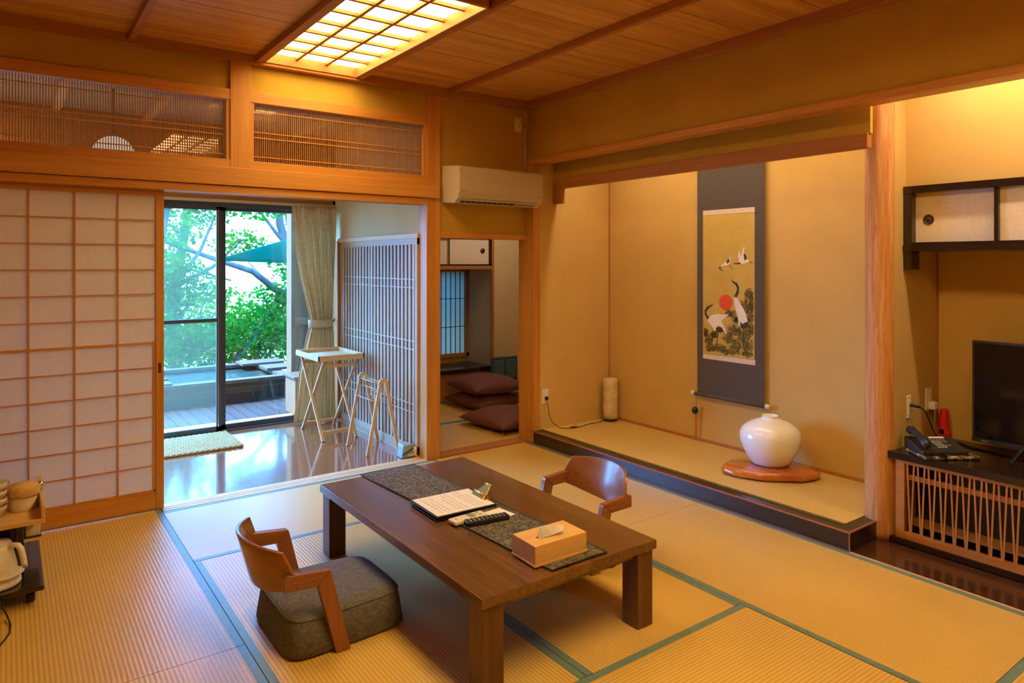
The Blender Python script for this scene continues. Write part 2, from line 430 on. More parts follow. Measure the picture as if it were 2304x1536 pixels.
class B:
    """Collects vertices and faces; make() turns them into one object."""
    def __init__(self):
        self.v, self.f, self.sm = [], [], []
    def add(self, vs, fs, smooth=False):
        k = len(self.v)
        self.v += [tuple(p) for p in vs]
        self.f += [tuple(i + k for i in f) for f in fs]
        self.sm += [smooth] * len(fs)
        return self
    def box(self, x0, x1, y0, y1, z0, z1):
        return self.add([(x0, y0, z0), (x1, y0, z0), (x1, y1, z0), (x0, y1, z0), (x0, y0, z1), (x1, y0, z1), (x1, y1, z1), (x0, y1, z1)],
                        [(0, 3, 2, 1), (4, 5, 6, 7), (0, 1, 5, 4), (1, 2, 6, 5), (2, 3, 7, 6), (3, 0, 4, 7)])
    def hexa(self, p):                                        # eight corners: bottom four, top four
        return self.add(p, [(0, 3, 2, 1), (4, 5, 6, 7), (0, 1, 5, 4), (1, 2, 6, 5), (2, 3, 7, 6), (3, 0, 4, 7)])
    def bar(self, a, b, wx, wy, up=(0, 0, 1)):                # rectangular bar from a to b
        a, b = Vector(a), Vector(b)
        d = (b - a).normalized()
        u = Vector(up)
        if abs(d.dot(u)) > 0.95: u = Vector((1, 0, 0))
        s = d.cross(u).normalized(); t = s.cross(d).normalized()
        s *= wx / 2; t *= wy / 2
        return self.hexa([a - s - t, a + s - t, a + s + t, a - s + t, b - s - t, b + s - t, b + s + t, b - s + t])
    def tube(self, pts, r, n=8, caps=True):
        pts = [Vector(p) for p in pts]
        rs = r if isinstance(r, (list, tuple)) else [r] * len(pts)
        rings = []
        ref = Vector((0.13, 0.31, 0.94)).normalized()
        for i, p in enumerate(pts):
            d = (pts[min(i + 1, len(pts) - 1)] - pts[max(i - 1, 0)]).normalized()
            if abs(d.dot(ref)) > 0.98: ref = Vector((1, 0, 0))
            s = d.cross(ref).normalized(); t = d.cross(s).normalized()
            rings.append([p + (s * math.cos(2 * PI * k / n) + t * math.sin(2 * PI * k / n)) * rs[i] for k in range(n)])
        vs = [q for rg in rings for q in rg]
        fs = [(i * n + k, i * n + (k + 1) % n, (i + 1) * n + (k + 1) % n, (i + 1) * n + k) for i in range(len(pts) - 1) for k in range(n)]
        if caps:
            fs += [tuple(range(n - 1, -1, -1)), tuple((len(pts) - 1) * n + k for k in range(n))]
        return self.add(vs, fs, True)
    def lathe(self, prof, c=(0, 0, 0), n=32, sx=1.0, sy=1.0, wob=None):
        vs = []
        for r, z in prof:
            for k in range(n):
                a = 2 * PI * k / n
                q = wob(a, z) if wob else 1.0
                vs.append((c[0] + r * q * sx * math.cos(a), c[1] + r * q * sy * math.sin(a), c[2] + z))
        m = len(prof)
        fs = [(i * n + k, i * n + (k + 1) % n, (i + 1) * n + (k + 1) % n, (i + 1) * n + k) for i in range(m - 1) for k in range(n)]
        if prof[0][0] > 1e-4: fs.append(tuple(range(n - 1, -1, -1)))
        if prof[-1][0] > 1e-4: fs.append(tuple((m - 1) * n + k for k in range(n)))
        return self.add(vs, fs, True)
    def prism(self, pts, axis, a, b):                         # polygon in the two other axes, extruded along AXIS
        def P(p, q):
            return {'X': (q, p[0], p[1]), 'Y': (p[0], q, p[1]), 'Z': (p[0], p[1], q)}[axis]
        n = len(pts)
        vs = [P(p, a) for p in pts] + [P(p, b) for p in pts]
        return self.add(vs, [tuple(range(n - 1, -1, -1)), tuple(range(n, 2 * n))] + [(i, (i + 1) % n, n + (i + 1) % n, n + i) for i in range(n)])
    def make(self, name, mat, parent=None, bevel=0.0, seg=2, world=True, smooth=None, fix=True, **kw):
        me = bpy.data.meshes.new(name)
        vs = self.v
        if parent is not None and world:
            inv = W[parent.name].inverted()
            vs = [tuple(inv @ Vector(p)) for p in vs]
        me.from_pydata(vs, [], self.f)
        if fix and len(self.f) < 6000:
            bm = bmesh.new(); bm.from_mesh(me)
            bmesh.ops.recalc_face_normals(bm, faces=bm.faces)
            bm.to_mesh(me); bm.free()
        if smooth is None:
            me.polygons.foreach_set('use_smooth', self.sm)
        else:
            me.polygons.foreach_set('use_smooth', [smooth] * len(self.f))
        me.materials.append(mat)
        o = bpy.data.objects.new(name, me)
        COL.objects.link(o)
        if parent is not None:
            o.parent = parent
            W[o.name] = W[parent.name].copy()
        else:
            W[o.name] = Matrix.Identity(4)
        if bevel:
            md = o.modifiers.new('edge', 'BEVEL'); md.width = bevel; md.segments = seg
            md.limit_method = 'ANGLE'; md.angle_limit = 0.6
        return props(o, **kw)

def piece(o, loc, parent):                                    # a further copy of a part, moved by LOC
    c = o.copy()
    c.parent = parent
    c.location = Vector(o.location) + Vector(loc)
    COL.objects.link(c)
    W[c.name] = W[parent.name].copy()
    return c

def repeat(o, locs, parent):
    return [piece(o, l, parent) for l in locs]

def dup(root, loc, rz, label=None):
    r = root.copy(); COL.objects.link(r)
    r.location = loc; r.rotation_euler = (0, 0, rz)
    W[r.name] = Matrix.Translation(loc) @ Matrix.Rotation(rz, 4, 'Z')
    if label: r['label'] = label
    for ch in list(root.children):
        c = ch.copy(); COL.objects.link(c); c.parent = r; W[c.name] = W[r.name].copy()
        for g in list(ch.children):
            d = g.copy(); COL.objects.link(d); d.parent = c; W[d.name] = W[r.name].copy()
    return r

def struct(name, b, mat, label=None, parent=None, **kw):
    o = b.make(name, mat, parent, **kw)
    if parent is None:
        o['kind'] = 'structure'
    if label: o['label'] = label
    return o

# ================================================================== THE ROOM SHELL
X0, X1 = -1.10, 3.40                                          # main room
Y0, Y1 = -1.00, 4.45
ZC = 2.74

# ---- floor: slab, tatami mats with cloth borders, sills
fl = struct('floor', B().box(X0 - .1, 6.0, Y0 - .1, 6.9, -0.2, -0.06), M['brownX'], 'raised floor of the tatami rooms and the veranda')
def mat_(x0, x1, y0, y1, axis, material=None):
    g = 0.0015
    t = B().box(x0 + g, x1 - g, y0 + g, y1 - g, -0.055, 0.0).make('tatami_mat', material or M['tat' + axis], fl)
    h = 0.03
    for s in (0, 1):
        b = B()
        if axis == 'Y':
            xa = x0 + g if s == 0 else x1 - g - h
            b.box(xa, xa + h, y0 + g, y1 - g, -0.004, 0.0012)
        else:
            ya = y0 + g if s == 0 else y1 - g - h
            b.box(x0 + g, x1 - g, ya, ya + h, -0.004, 0.0012)
        b.make('cloth_border', M['heri'], t)
    return t
GX = (-1.08, -0.155, 0.73, 1.640, 2.515, 3.395)
GY = (-0.82, 0.06, 0.94, 1.80, 2.715, 3.605, 4.44)
mat_(GX[1], GX[2], 2.715, 4.499, 'Y')
mat_(GX[1], GX[2], 0.94, 2.715, 'Y')
mat_(GX[0], GX[1], 2.715, 4.499, 'Y')
mat_(GX[0], GX[1], 0.94, 2.715, 'Y')
mat_(GX[2], GX[4], 3.605, 4.44, 'X')
mat_(GX[2], GX[3], 1.80, 3.605, 'Y')
mat_(GX[3], GX[4], 1.80, 3.605, 'Y')
mat_(GX[4], GX[5], 2.70, 4.44, 'Y')
mat_(GX[4], GX[5], 0.94, 2.70, 'Y')
mat_(GX[2], GX[4], 0.94, 1.80, 'X')
for k in range(2):
    mat_(GX[0], 0.8, GY[k], GY[k + 1], 'X')
    mat_(0.8, 2.515, GY[k], GY[k + 1], 'X')
    mat_(2.515, GX[5], GY[k], GY[k + 1], 'X')

# ---- ceiling of the main room
ce = struct('ceiling', B().box(X0 - .1, 3.52, Y0 - .1, 4.6, 2.90, 2.98), M['brownX'], 'board ceiling of the tatami room')
LX0, LX1, LY0, LY1 = 1.305, 1.915, 2.83, 4.41                 # light panel opening
edges = [4.47, 4.16, 3.71, 3.26, 2.81, 2.36, 1.91, 1.46, 1.01, 0.56, 0.11, -0.34, -0.79, -1.0]
for ya, yb in zip(edges[1:], edges[:-1]):
    spans = [(X0, 3.42)]
    if yb > LY0 + .01 or (.10 < yb <= 1.92 and ya > .10):
        spans = [(X0, LX0), (LX1, 3.42)]
    for xa, xb in spans:
        B().box(xa, xb, ya + .0035, yb - .0035, ZC, ZC + 0.012).make('ceiling_board', M['ceil'], ce)
    B().box(X0, LX0 if len(spans) == 2 else 3.42, ya - .01, ya + .01, ZC + .012, ZC + .02).make('joint_batten', M['brownX'], ce)
B().box(LX0, LX1, LY1, 4.47, ZC, ZC + .012).make('ceiling_board', M['ceil'], ce)
B().box(LX0, LX1, 1.69, 1.91, ZC, ZC + .012).make('ceiling_board', M['ceil'], ce)
for xb in (-0.84, -0.14, 0.565, 1.27, 1.95, 2.665):
    B().box(xb - .017, xb + .017, Y0, 4.46, 2.70, ZC - .001).make('batten', M['brownY'], ce, bevel=.002)
# cove trim around the ceiling
struct('trim_1', B().box(X0, 3.40, 4.415, 4.47, 2.685, 2.7415), M['brownX'], 'brown ceiling trim along the transom wall', bevel=.003)
struct('trim_2', B().box(3.36, 3.42, Y0, 4.415, 2.685, 2.7415), M['brownY'], 'brown ceiling trim above the alcove wall', bevel=.003)

# ---- wall with the sliding doors and transoms
WA = struct('wall_back', B().box(X0, 3.49, 4.47, 4.55, 2.52, 2.90).box(2.595, 3.46, 4.47, 4.55, 1.673, 2.52), M['plaster'], 'ochre plaster wall above the transoms and doorway')
struct('trim_3', B().box(X0, 2.475, 4.45, 4.55, 2.45, 2.517), M['cedarX'], 'upper rail above both transoms', bevel=.003)
struct('trim_4', B().box(X0, 2.48, 4.448, 4.56, 2.03, 2.083).box(X0, 2.574, 4.424, 4.56, 1.921, 2.031), M['cedarX'], 'broad lintel over the paper door', bevel=.003)
struct('trim_5', B().box(X0, 2.48, 4.440, 4.49, 1.873, 1.918).box(X0, 2.48, 4.50, 4.515, 1.873, 1.918).box(X0, 2.48, 4.545, 4.57, 1.873, 1.918).box(X0, 2.48, 4.45, 4.57, 1.90, 1.92), M['cedarX'], 'grooved door head under the broad lintel', bevel=.002)
struct('trim_6', B().box(2.48, 2.595, 4.45, 4.565, -.02, 2.69), M['cedarZ'], 'square post between the veranda and the doorway', bevel=.004)
struct('trim_7', B().box(1.107, 1.229, 4.446, 4.56, 2.030, 2.69), M['cedarZ'], 'short post between the two transoms', bevel=.003)
struct('trim_8', B().box(2.595, 3.40, 4.45, 4.56, 1.632, 1.674), M['cedarX'], 'lintel over the doorway to the small room', bevel=.002)
struct('trim_9', B().box(3.40, 3.47, 4.365, 4.56, -.02, 2.235), M['cedarZ'], 'corner post beside the alcove', bevel=.003)
struct('trim_10', B().box(0.735, 2.48, 4.441, 4.47, -.05, .003).box(0.735, 2.48, 4.478, 4.503, -.05, .003).box(0.735, 2.48, 4.511, 4.57, -.05, .003).box(0.735, 2.48, 4.45, 4.56, -.05, -.003), M['paleX'], 'grooved door sill along the veranda')
struct('trim_11', B().box(2.595, 3.40, 4.441, 4.57, -.05, .012), M['brownX'], 'low threshold of the small room')

# ---- wall over the alcoves
struct('wall_right', B().box(3.42, 3.49, -1.0, 4.475, 2.26, 2.90), M['plaster'], 'ochre hanging wall above the alcove beam')
struct('trim_12', B().box(3.395, 3.515, -1.0, 4.45, 2.235, 2.276), M['cedarY'], 'long beam over the alcove and television niche', bevel=.003)
XB = 4.24                                                     # back of the alcoves
struct('wall_alcove', B().box(XB, XB + .1, -1.0, 4.47, -.05, 2.7), M['plaster_alcove'], 'ochre rear wall of the alcoves')
struct('wall_alcove_side', B().box(3.47, XB, 4.365, 4.47, -.05, 2.7), M['plaster_alcove'], 'side wall of the alcove beside the doorway')
struct('wall_partition', B().box(3.745, XB, 1.735, 1.86, -.05, 2.7), M['plaster_alcove'], 'partition between the alcove and the television niche')
struct('ceiling_alcove', B().box(3.49, XB, -1.0, 4.37, 2.56, 2.62), M['ceil'], 'low board ceiling over the alcoves')
struct('trim_13', B().box(XB - .008, XB, 4.357, 4.365, .1, 2.5).box(XB - .012, XB, 1.86, 4.365, .1, .122), M['brownZ'], 'thin corner strip and skirting inside the alcove')
struct('wall_inner_hanging', B().box(3.61, 3.635, 1.795, 4.365, 2.12, 2.56), M['plaster'], 'inner hanging wall of the alcove')
struct('trim_14', B().box(3.60, 3.645, 1.805, 4.365, 2.045, 2.125).box(3.60, 3.645, 4.262, 4.365, 1.925, 2.045), M['brownY'], 'inner alcove beam with a short drop', bevel=.003)

# alcove floor: lacquer frame and mat
struct('floor_alcove', B().box(3.44, XB, 1.84, 4.365, -.05, .088), M['lacquer'], 'raised alcove floor')
tm = struct('alcove_mat', B().box(3.472, XB, 1.868, 4.365, .088, .101), M['toko_mat'], 'straw matting on the alcove floor')
B().box(3.472, 3.497, 1.868, 4.365, .0985, .1025).make('cloth_border', M['heri_gold'], tm)
kf = struct('trim_15', B().box(3.402, 3.472, 1.795, 4.44, -.01, .0985).box(3.472, 3.70, 1.795, 1.868, -.01, .0985), M['lacquer'], 'black lacquered step edge of the alcove', bevel=.003)
e = B()
e.box(3.3995, 3.408, 1.792, 4.44, .0925, .0997).box(3.4, 3.69, 1.7925, 1.801, .0925, .0997).box(3.3995, 3.405, 1.7925, 1.798, 0.0, .095).box(3.3993, 3.404, 1.80, 4.44, 0.0, .006)
e.make('rubbed_edge', M['lac_edge'], kf)

# alcove post: planed round log
b = B()
def facet(a, z):
    return 1.0 + 0.012 * math.sin(9 * a + 3.0 * math.sin(z * 4.1)) + 0.006 * math.sin(17 * a + z * 7)
b.lathe([(0.0745 - 0.002 * (z / 2.3), z) for z in np.linspace(0.0, 2.555, 64)], (3.745, 1.81, 0), 48, 1, 1, facet)
m_post, nt_, p_ = new_mat('planed_log_wood')
_mp = coords(nt_, (55, 55, 3.2), False); _n = noise(nt_, _mp, 1.0, 6, 0.7, 0.8)
_r = ramp(nt_, _n.outputs['Fac'], [(0.28, (0.44, 0.155, 0.03)), (0.5, (0.60, 0.265, 0.07)), (0.72, (0.74, 0.44, 0.19))])
nt_.links.new(_r.outputs[0], p_.inputs['Base Color']); bump(nt_, p_, _n.outputs['Fac'], 0.8, 0.006); set_spec(p_, 0.48, 0.4)
struct('trim_16', b, m_post, 'round planed log post at the end of the alcove', fix=True)

# floor board under the television niche
struct('floor_niche', B().box(3.408, 3.75, -1.0, 1.793, -.03, .002).box(3.70, XB, -1.0, 1.74, -.03, .002), M['dark_floor'], 'dark polished floor board before the television cabinet')
struct('trim_17', B().box(3.396, 3.408, -1.0, 1.793, -.03, .0035), M['paleY'], 'thin edge strip between mats and dark board')

# niche upper wall
struct('wall_niche_upper', B().box(3.865, XB, -1.0, 1.735, 1.84, 2.6), M['plaster_alcove'], 'upper wall of the television niche')
struct('trim_18', B().box(XB - .01, XB, 1.727, 1.735, .47, 1.5), M['brownZ'], 'corner strip of the television niche')
struct('wall_niche_end', B().box(3.745, XB, -1.1, -1.0, -.05, 2.7), M['plaster_alcove'], 'far end of the television niche')

# walls that close the room behind the camera
struct('wall_left', B().box(X0 - .1, X0, Y0, 4.6, -.06, 2.95), M['plaster'], 'ochre side wall')
struct('wall_front', B().box(X0 - .1, 4.3, Y0 - .1, Y0, -.06, 2.95), M['plaster'], 'ochre front wall')

# ---- transoms (ranma): slatted lattice in front of glass
def ranma(n, x0, x1, label):
    z0, z1 = 2.083, 2.45
    r = struct('window_%d' % n, B().box(x0, x0 + .022, 4.455, 4.52, z0, z1).box(x1 - .022, x1, 4.455, 4.52, z0, z1), M['cedarZ'], label)
    B().box(x0, x1, 4.535, 4.539, z0, z1).make('glass_pane', M['glass_ranma'], r)
    s = B().box(x0 + .028, x0 + .0325, 4.489, 4.494, z0, z1).make('slat', M['brownZ'], r)
    k = int((x1 - x0 - .06) / .0133)
    repeat(s, [(.0133 * i, 0, 0) for i in range(1, k + 1)], r)
    for z in (z0 + .035, z0 + .155, z0 + .19, z1 - .045):
        B().box(x0 + .02, x1 - .02, 4.484, 4.489, z - .003, z + .003).make('cross_slat', M['cedarX'], r)
    return r
ranma(3, -.30, 1.107, 'slatted transom over the paper door')
ranma(4, 1.229, 2.48, 'slatted transom between the two posts')

# ---- sliding paper door
d1 = struct('door_1', B().box(.705, .748, 4.503, 4.535, .003, 1.885).box(-.235, -.192, 4.503, 4.535, .003, 1.885), M['cedarZ'], 'sliding paper door with lattice, pushed half open', bevel=.002)
B().box(-.192, .705, 4.505, 4.533, .006, .108).make('bottom_board', M['cedarX'], d1, bevel=.002)
B().box(-.192, .705, 4.503, 4.535, 1.840, 1.885).make('top_rail', M['cedarX'], d1, bevel=.002)
B().box(-.192, .705, 4.516, 4.5175, .108, 1.84).make('paper_sheet', M['shoji'], d1)
zb = [.115 + .1437 * i for i in range(1, 12)]
for i, z in enumerate(zb):
    h = .006 if i != 5 else .013
    B().box(-.192, .705, 4.507, 4.5165, z - h / 2, z + h / 2).make('lattice_bar', M['cedarX'], d1)
for x in (-.117, .093, .302, .511):
    B().box(x - .004, x + .004, 4.5055, 4.5165, .108, 1.84).make('lattice_bar', M['cedarZ'], d1)
B().box(.690, .705, 4.508, 4.53, .108, .985).box(-.192, .705, 4.508, 4.53, .108, .118).box(-.192, -.178, 4.508, 4.53, .108, .985).make('inner_sash', M['cedarZ'], d1, bevel=.0015)
B().box(.718, .733, 4.501, 4.506, .80, .86).make('finger_pull', M['bronze'], d1, bevel=.001)
struct('wall_back_end', B().box(X0, -.235, 4.47, 4.55, -.05, 2.03), M['plaster'], 'ochre wall beyond the paper doors')

# ================================================================== THE VERANDA
vf = struct('floor_veranda', B().box(-1.2, 2.50, 4.57, 6.30, -.06, -.014), M['brownX'], 'polished board floor of the veranda')
yy = 4.571
k = 0
while yy < 6.22:
    wd = .0905
    for xa, xb in (((-1.2, .42), (.42, 2.495)) if k % 2 else ((-1.2, 1.28), (1.28, 2.495))):
        B().box(xa + .0005, xb - .0005, yy + .0006, min(yy + wd, 6.228) - .0006, -.014, 0.0).make('floor_board', M['engawa_floor'], vf)
    yy += wd; k += 1
vc = struct('ceiling_veranda', B().box(-1.2, 2.55, 4.55, 6.4, 2.62, 2.68), M['slatX'], 'veranda board ceiling')
for x in (-.9, -.3, .3, .9, 1.5, 2.1):
    B().box(x - .022, x + .022, 4.56, 6.3, 2.575, 2.62).make('rafter', M['paleY'], vc)
struct('wall_veranda_left', B().box(-1.3, -1.2, 4.55, 6.4, -.06, 2.68), M['plaster_grey'], 'end wall of the veranda')
wr = struct('wall_veranda', B().box(2.515, 2.545, 4.56, 6.4, -.06, 2.62).box(2.48, 2.515, 4.565, 6.4, 1.667, 2.62), M['plaster_grey'], 'pale plaster above the lattice doors')
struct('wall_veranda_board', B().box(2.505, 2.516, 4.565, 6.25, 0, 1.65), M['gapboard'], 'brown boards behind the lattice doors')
struct('trim_19', B().box(2.462, 2.516, 4.565, 6.25, 1.632, 1.667), M['paleY'], 'pale head rail of the lattice doors', bevel=.002)
struct('trim_20', B().box(2.455, 2.475, 4.565, 6.25, -.01, .012).box(2.482, 2.516, 4.565, 6.25, -.01, .012), M['slatY'], 'pale floor rail of the lattice doors')
struct('trim_21', B().box(2.458, 2.516, 6.085, 6.25, 0, 1.65), M['brownZ'], 'brown jamb between lattice doors and window', bevel=.002)

def lattice_door(n, y0, y1, x, label):
    d = struct('door_%d' % n, B().box(x, x + .022, y0, y0 + .034, .012, 1.632).box(x, x + .022, y1 - .034, y1, .012, 1.632), M['slatZ'], label, bevel=.0015)
    B().box(x + .001, x + .021, y0, y1, 1.585, 1.632).make('top_rail', M['slatY'], d)
    B().box(x + .001, x + .021, y0, y1, .012, .075).make('bottom_rail', M['slatY'], d)
    s = B().box(x + .002, x + .012, y0 + .046, y0 + .046 + .034, .06, 1.6).make('slat', M['slatZ'], d)
    k = int((y1 - y0 - .10) / .0615)
    repeat(s, [(0, .0615 * i, 0) for i in range(1, k + 1)], d)
    for z in (1.322, 1.258, .858, .795, .385, .322):
        B().box(x - .003, x + .0015, y0 + .02, y1 - .02, z - .004, z + .004).make('cross_slat', M['slatY'], d)
lattice_door(5, 4.567, 5.38, 2.462, 'slatted lattice door nearer the square post')
lattice_door(6, 5.345, 6.085, 2.486, 'slatted lattice door nearer the curtain')

# ---- sliding glass doors
wn = struct('window_1', B().box(-1.2, 2.46, 6.235, 6.325, -.03, .012).box(-1.2, 2.46, 6.235, 6.325, 1.925, 1.965).box(2.40, 2.46, 6.235, 6.325, .0, 1.95), M['winframe'], 'sliding glass doors to the bath deck')
def leaf(x0, x1, y, mid, glassm):
    b = B().box(x0, x0 + .042, y, y + .03, .014, 1.925).box(x1 - .042, x1, y, y + .03, .014, 1.925)
    b.box(x0, x1, y, y + .03, .014, .052).box(x0, x1, y, y + .03, 1.895, 1.925)
    if mid: b.box(x0, x1, y + .004, y + .026, .943, .973)
    f = b.make('sash_frame', M['winframe'], wn)
    B().box(x0 + .04, x1 - .04, y + .013, y + .017, .05, 1.897).make('glass_pane', glassm, f)
leaf(.42, 1.484, 6.240, True, M['glass_haze'])
leaf(1.482, 2.45, 6.275, False, M['glass'])
leaf(-.55, .46, 6.275, True, M['glass'])
leaf(-1.2, -.52, 6.240, True, M['glass'])
B().box(1.452, 1.458, 6.236, 6.240, .05, 1.9).make('edge_strip', M['steel'], wn)
struct('trim_22', B().box(-1.2, 2.48, 6.20, 6.33, 1.975, 2.62), M['brownX'], 'brown head board over the glass doors')
struct('trim_23', B().box(-1.2, 2.48, 6.19, 6.33, 1.963, 1.985), M['paleX'], 'pale strip over the glass doors')
struct('wall_veranda_jamb', B().box(2.46, 2.516, 6.20, 6.40, -.05, 2.62), M['plaster_grey'], 'plaster beside the glass doors')
struct('roof', B().box(-1.6, 2.9, 4.56, 6.6, 2.70, 2.80).box(2.5, 6.3, 4.56, 7.2, 2.70, 2.80).box(-1.4, 4.5, -1.2, 4.7, 2.98, 3.05), M['brownX'], 'eaves and roof boards')

# ================================================================== SMALL ROOM BEHIND THE DOORWAY
struct('wall_small_left', B().box(2.545, 2.60, 4.565, 6.95, -.05, 2.6), M['plaster_grey'], 'side wall of the small room')
struct('wall_small_right', B().box(5.4, 5.5, 4.4, 6.9, -.05, 2.6).box(3.47, 5.5, 4.47, 4.56, -.05, 2.6), M['plaster_grey'], 'far side wall of the small room')
struct('wall_small_back', B().box(4.27, 5.5, 6.20, 6.30, -.05, 2.6).box(4.27, 4.40, 6.30, 6.9, -.05, 2.6), M['plaster_grey'], 'rear wall of the small room beside its niche')
struct('wall_small_niche', B().box(2.6, 4.27, 6.70, 6.8, -.05, .40).box(2.6, 4.27, 6.70, 6.8, 1.38, 2.6).box(2.6, 3.40, 6.70, 6.8, .40, 1.38), M['plaster_grey'], 'niche wall around the small paper window')
struct('ceiling_small', B().box(2.545, 5.5, 4.5, 6.9, 2.45, 2.5), M['ceil'], 'ceiling of the small room')
mat_(2.60, 5.40, 4.575, 5.38, 'X', M['tatX'])
mat_(2.60, 5.40, 5.38, 6.20, 'X', M['tatX'])
w2 = struct('window_2', B().box(4.225, 4.262, 6.66, 6.70, .385, 1.40).box(3.40, 4.262, 6.66, 6.70, .385, .425).box(3.40, 4.262, 6.66, 6.70, 1.345, 1.40), M['brownZ'], 'small backlit paper window over the desk')
B().box(3.40, 4.225, 6.685, 6.687, .42, 1.35).make('paper_sheet', M['shoji_win'], w2)
s = B().box(3.465, 3.470, 6.672, 6.684, .425, 1.345).make('lattice_bar', M['darkZ'], w2)
repeat(s, [(.062 * i, 0, 0) for i in range(1, 13)], w2)
for z in (.725, 1.04):
    B().box(3.40, 4.225, 6.674, 6.684, z - .003, z + .003).make('lattice_bar', M['darkX'], w2)
struct('trim_24', B().box(4.255, 4.285, 6.19, 6.215, 0, 2.45), M['brownZ'], 'post at the edge of the small room niche')
struct('wall_small_niche_side', B().box(2.6, 2.62, 6.2, 6.7, 0, 2.45), M['plaster_grey'], 'other side of the small room niche')

t = thing('built_in_desk', 'low black lacquered desk board under the small paper window', 'desk', (3.4, 6.45, .28))
B().box(2.62, 4.265, 6.20, 6.698, .285, .325).make('desk_top', M['darkX'], t, bevel=.003)
B().box(2.62, 4.255, 6.23, 6.25, .0, .285).make('front_panel', M['brownX'], t)
t = thing('overhead_cabinet', 'cream sliding door cabinet above the small paper window', 'cabinet', (3.5, 6.45, 1.38))
B().box(2.62, 4.255, 6.185, 6.68, 1.375, 1.412).make('bottom_board', M['brownX'], t, bevel=.002)
B().box(2.62, 4.255, 6.20, 6.24, 1.414, 1.43).box(2.62, 4.255, 6.20, 6.24, 1.70, 1.74).box(4.225, 4.255, 6.20, 6.24, 1.414, 1.72).make('frame', M['darkX'], t)
dd = B().box(3.72, 4.225, 6.212, 6.226, 1.428, 1.705).make('door', M['fusuma'], t)
B().box(3.72, 3.732, 6.208, 6.212, 1.428, 1.705).make('door_edge', M['darkZ'], dd)
b = B().lathe([(.0, 0), (.028, 0), (.028, .006), (.0, .006)], n=20)
b.v = [(4.145 + v[0], 6.2125 - v[2], 1.575 + v[1]) for v in b.v]
b.make('finger_pull', M['bronze'], dd)
B().box(2.95, 3.722, 6.228, 6.24, 1.428, 1.705).make('door', M['fusuma'], t)

def pillow_mesh(lx, ly, h, n=26, pin=.10):
    b = B(); vs = []; fs = []
    for side in (1, -1):
        for i in range(n + 1):
            for j in range(n + 1):
                u, v = i / n * 2 - 1, j / n * 2 - 1
                px = u * lx / 2 * (1 - pin * (1 - abs(u)) * 0 - pin * .55 * (1 - v * v) * (abs(u) ** 3))
                py = v * ly / 2 * (1 - pin * .55 * (1 - u * u) * (abs(v) ** 3))
                q = max(0.0, (1 - abs(u) ** 2.6) * (1 - abs(v) ** 2.6)) ** .52
                z = h * .42 + side * q * h * .5 * (1.12 if side > 0 else .84)
                z += .004 * math.sin(u * 7 + v * 3) * q
                vs.append((px, py, max(0.0, z)))
    m = (n + 1) * (n + 1)
    for s_ in (0, 1):
        for i in range(n):
            for j in range(n):
                a = s_ * m + i * (n + 1) + j
                q = (a, a + n + 1, a + n + 2, a + 1)
                fs.append(q if s_ == 0 else q[::-1])
    b.add(vs, fs, True)
    return b
def zabuton(loc, rz, label, sx=.60, sy=.62, h=.13):
    t = thing('floor_cushion', label, 'cushion', loc, rz, 'plum floor cushions in the small room')
    c = pillow_mesh(sx, sy, h).make('cushion_cover', M['purple'], t, world=False, fix=False)
    md = c.modifiers.new('weld', 'WELD'); md.merge_threshold = .0006
    for (a, q) in ((-1, -1), (1, -1)):
        B().tube([(a * sx * .48, q * sy * .48, h * .42), (a * sx * .50, q * sy * .505, h * .30), (a * sx * .505, q * sy * .515, .02)], .003, 5).make('corner_thread', M['purple'], t, world=False)
    return t
zabuton((3.90, 5.80, .001), .04, 'plum floor cushion at the bottom of the stack of two', h=.16)
zabuton((3.91, 5.80, .132), -.05, 'plum floor cushion on top of the stack of two', h=.19)
zabuton((3.585, 5.00, .001), .10, 'plum floor cushion lying alone on the tatami', h=.16)
t = thing('legless_chair', 'dark blue-grey legless chair back behind the stacked cushions', 'chair', (4.345, 6.08, 0), -.05)
B().box(-.17, .17, .0, .022, .05, .43).make('backrest', plain('blue_grey_lacquer', (.035, .085, .11), .35, .5), t, world=False, bevel=.01)
B().box(-.14, -.01, -.008, .0, .20, .40).make('inset_panel', plain('blue_panel', (.06, .13, .16), .4), t, world=False, bevel=.004)
B().box(.01, .14, -.008, .0, .20, .40).make('inset_panel', bpy.data.materials['blue_panel'], t, world=False, bevel=.004)
B().box(-.17, .17, -.3, .02, .0, .03).make('seat_board', M['charcoal'], t, world=False, bevel=.006)

# ================================================================== MAIN ROOM OBJECTS
# ---- ceiling light panel
t = thing('ceiling_lamp', 'lit paper panel lamp with wooden lattice set in the ceiling', 'lamp', (1.61, 3.62, 2.70))
B().box(LX0, LX1, LY0, LY1, 2.80, 2.81).make('housing', M['white'], t)
B().box(LX0, LX1, LY0, LY1, 2.768, 2.771).make('lamp_paper', M['lamp'], t)
b = B().box(LX0 - .018, LX0 + .004, LY0, LY1, 2.703, 2.80).box(LX1 - .004, LX1 + .018, LY0, LY1, 2.703, 2.80)
b.box(LX0, LX1, LY0 - .02, LY0 + .004, 2.703, 2.80).box(LX0, LX1, LY1 - .004, LY1 + .02, 2.703, 2.80)
b.make('frame', M['brownY'], t, bevel=.002)
for x in (1.506, 1.704):
    B().box(x - .010, x + .010, LY0, LY1, 2.748, 2.7675).make('lattice_bar', M['brownY'], t)
for y in (4.225, 4.03, 3.835, 3.64, 3.44, 3.24, 3.035):
    B().box(LX0, LX1, y - .011, y + .011, 2.750, 2.7675).make('lattice_bar', M['brownX'], t)
# the same lamp again over the part of the room behind the camera
t2 = dup(t, (1.61, .90, 2.70), 0, 'second lattice ceiling lamp, over the end of the room away from the glass doors')
for c in t2.children:
    if c.name.startswith('lamp_paper'):
        c.data = c.data.copy(); c.data.materials[0] = M['lamp2']

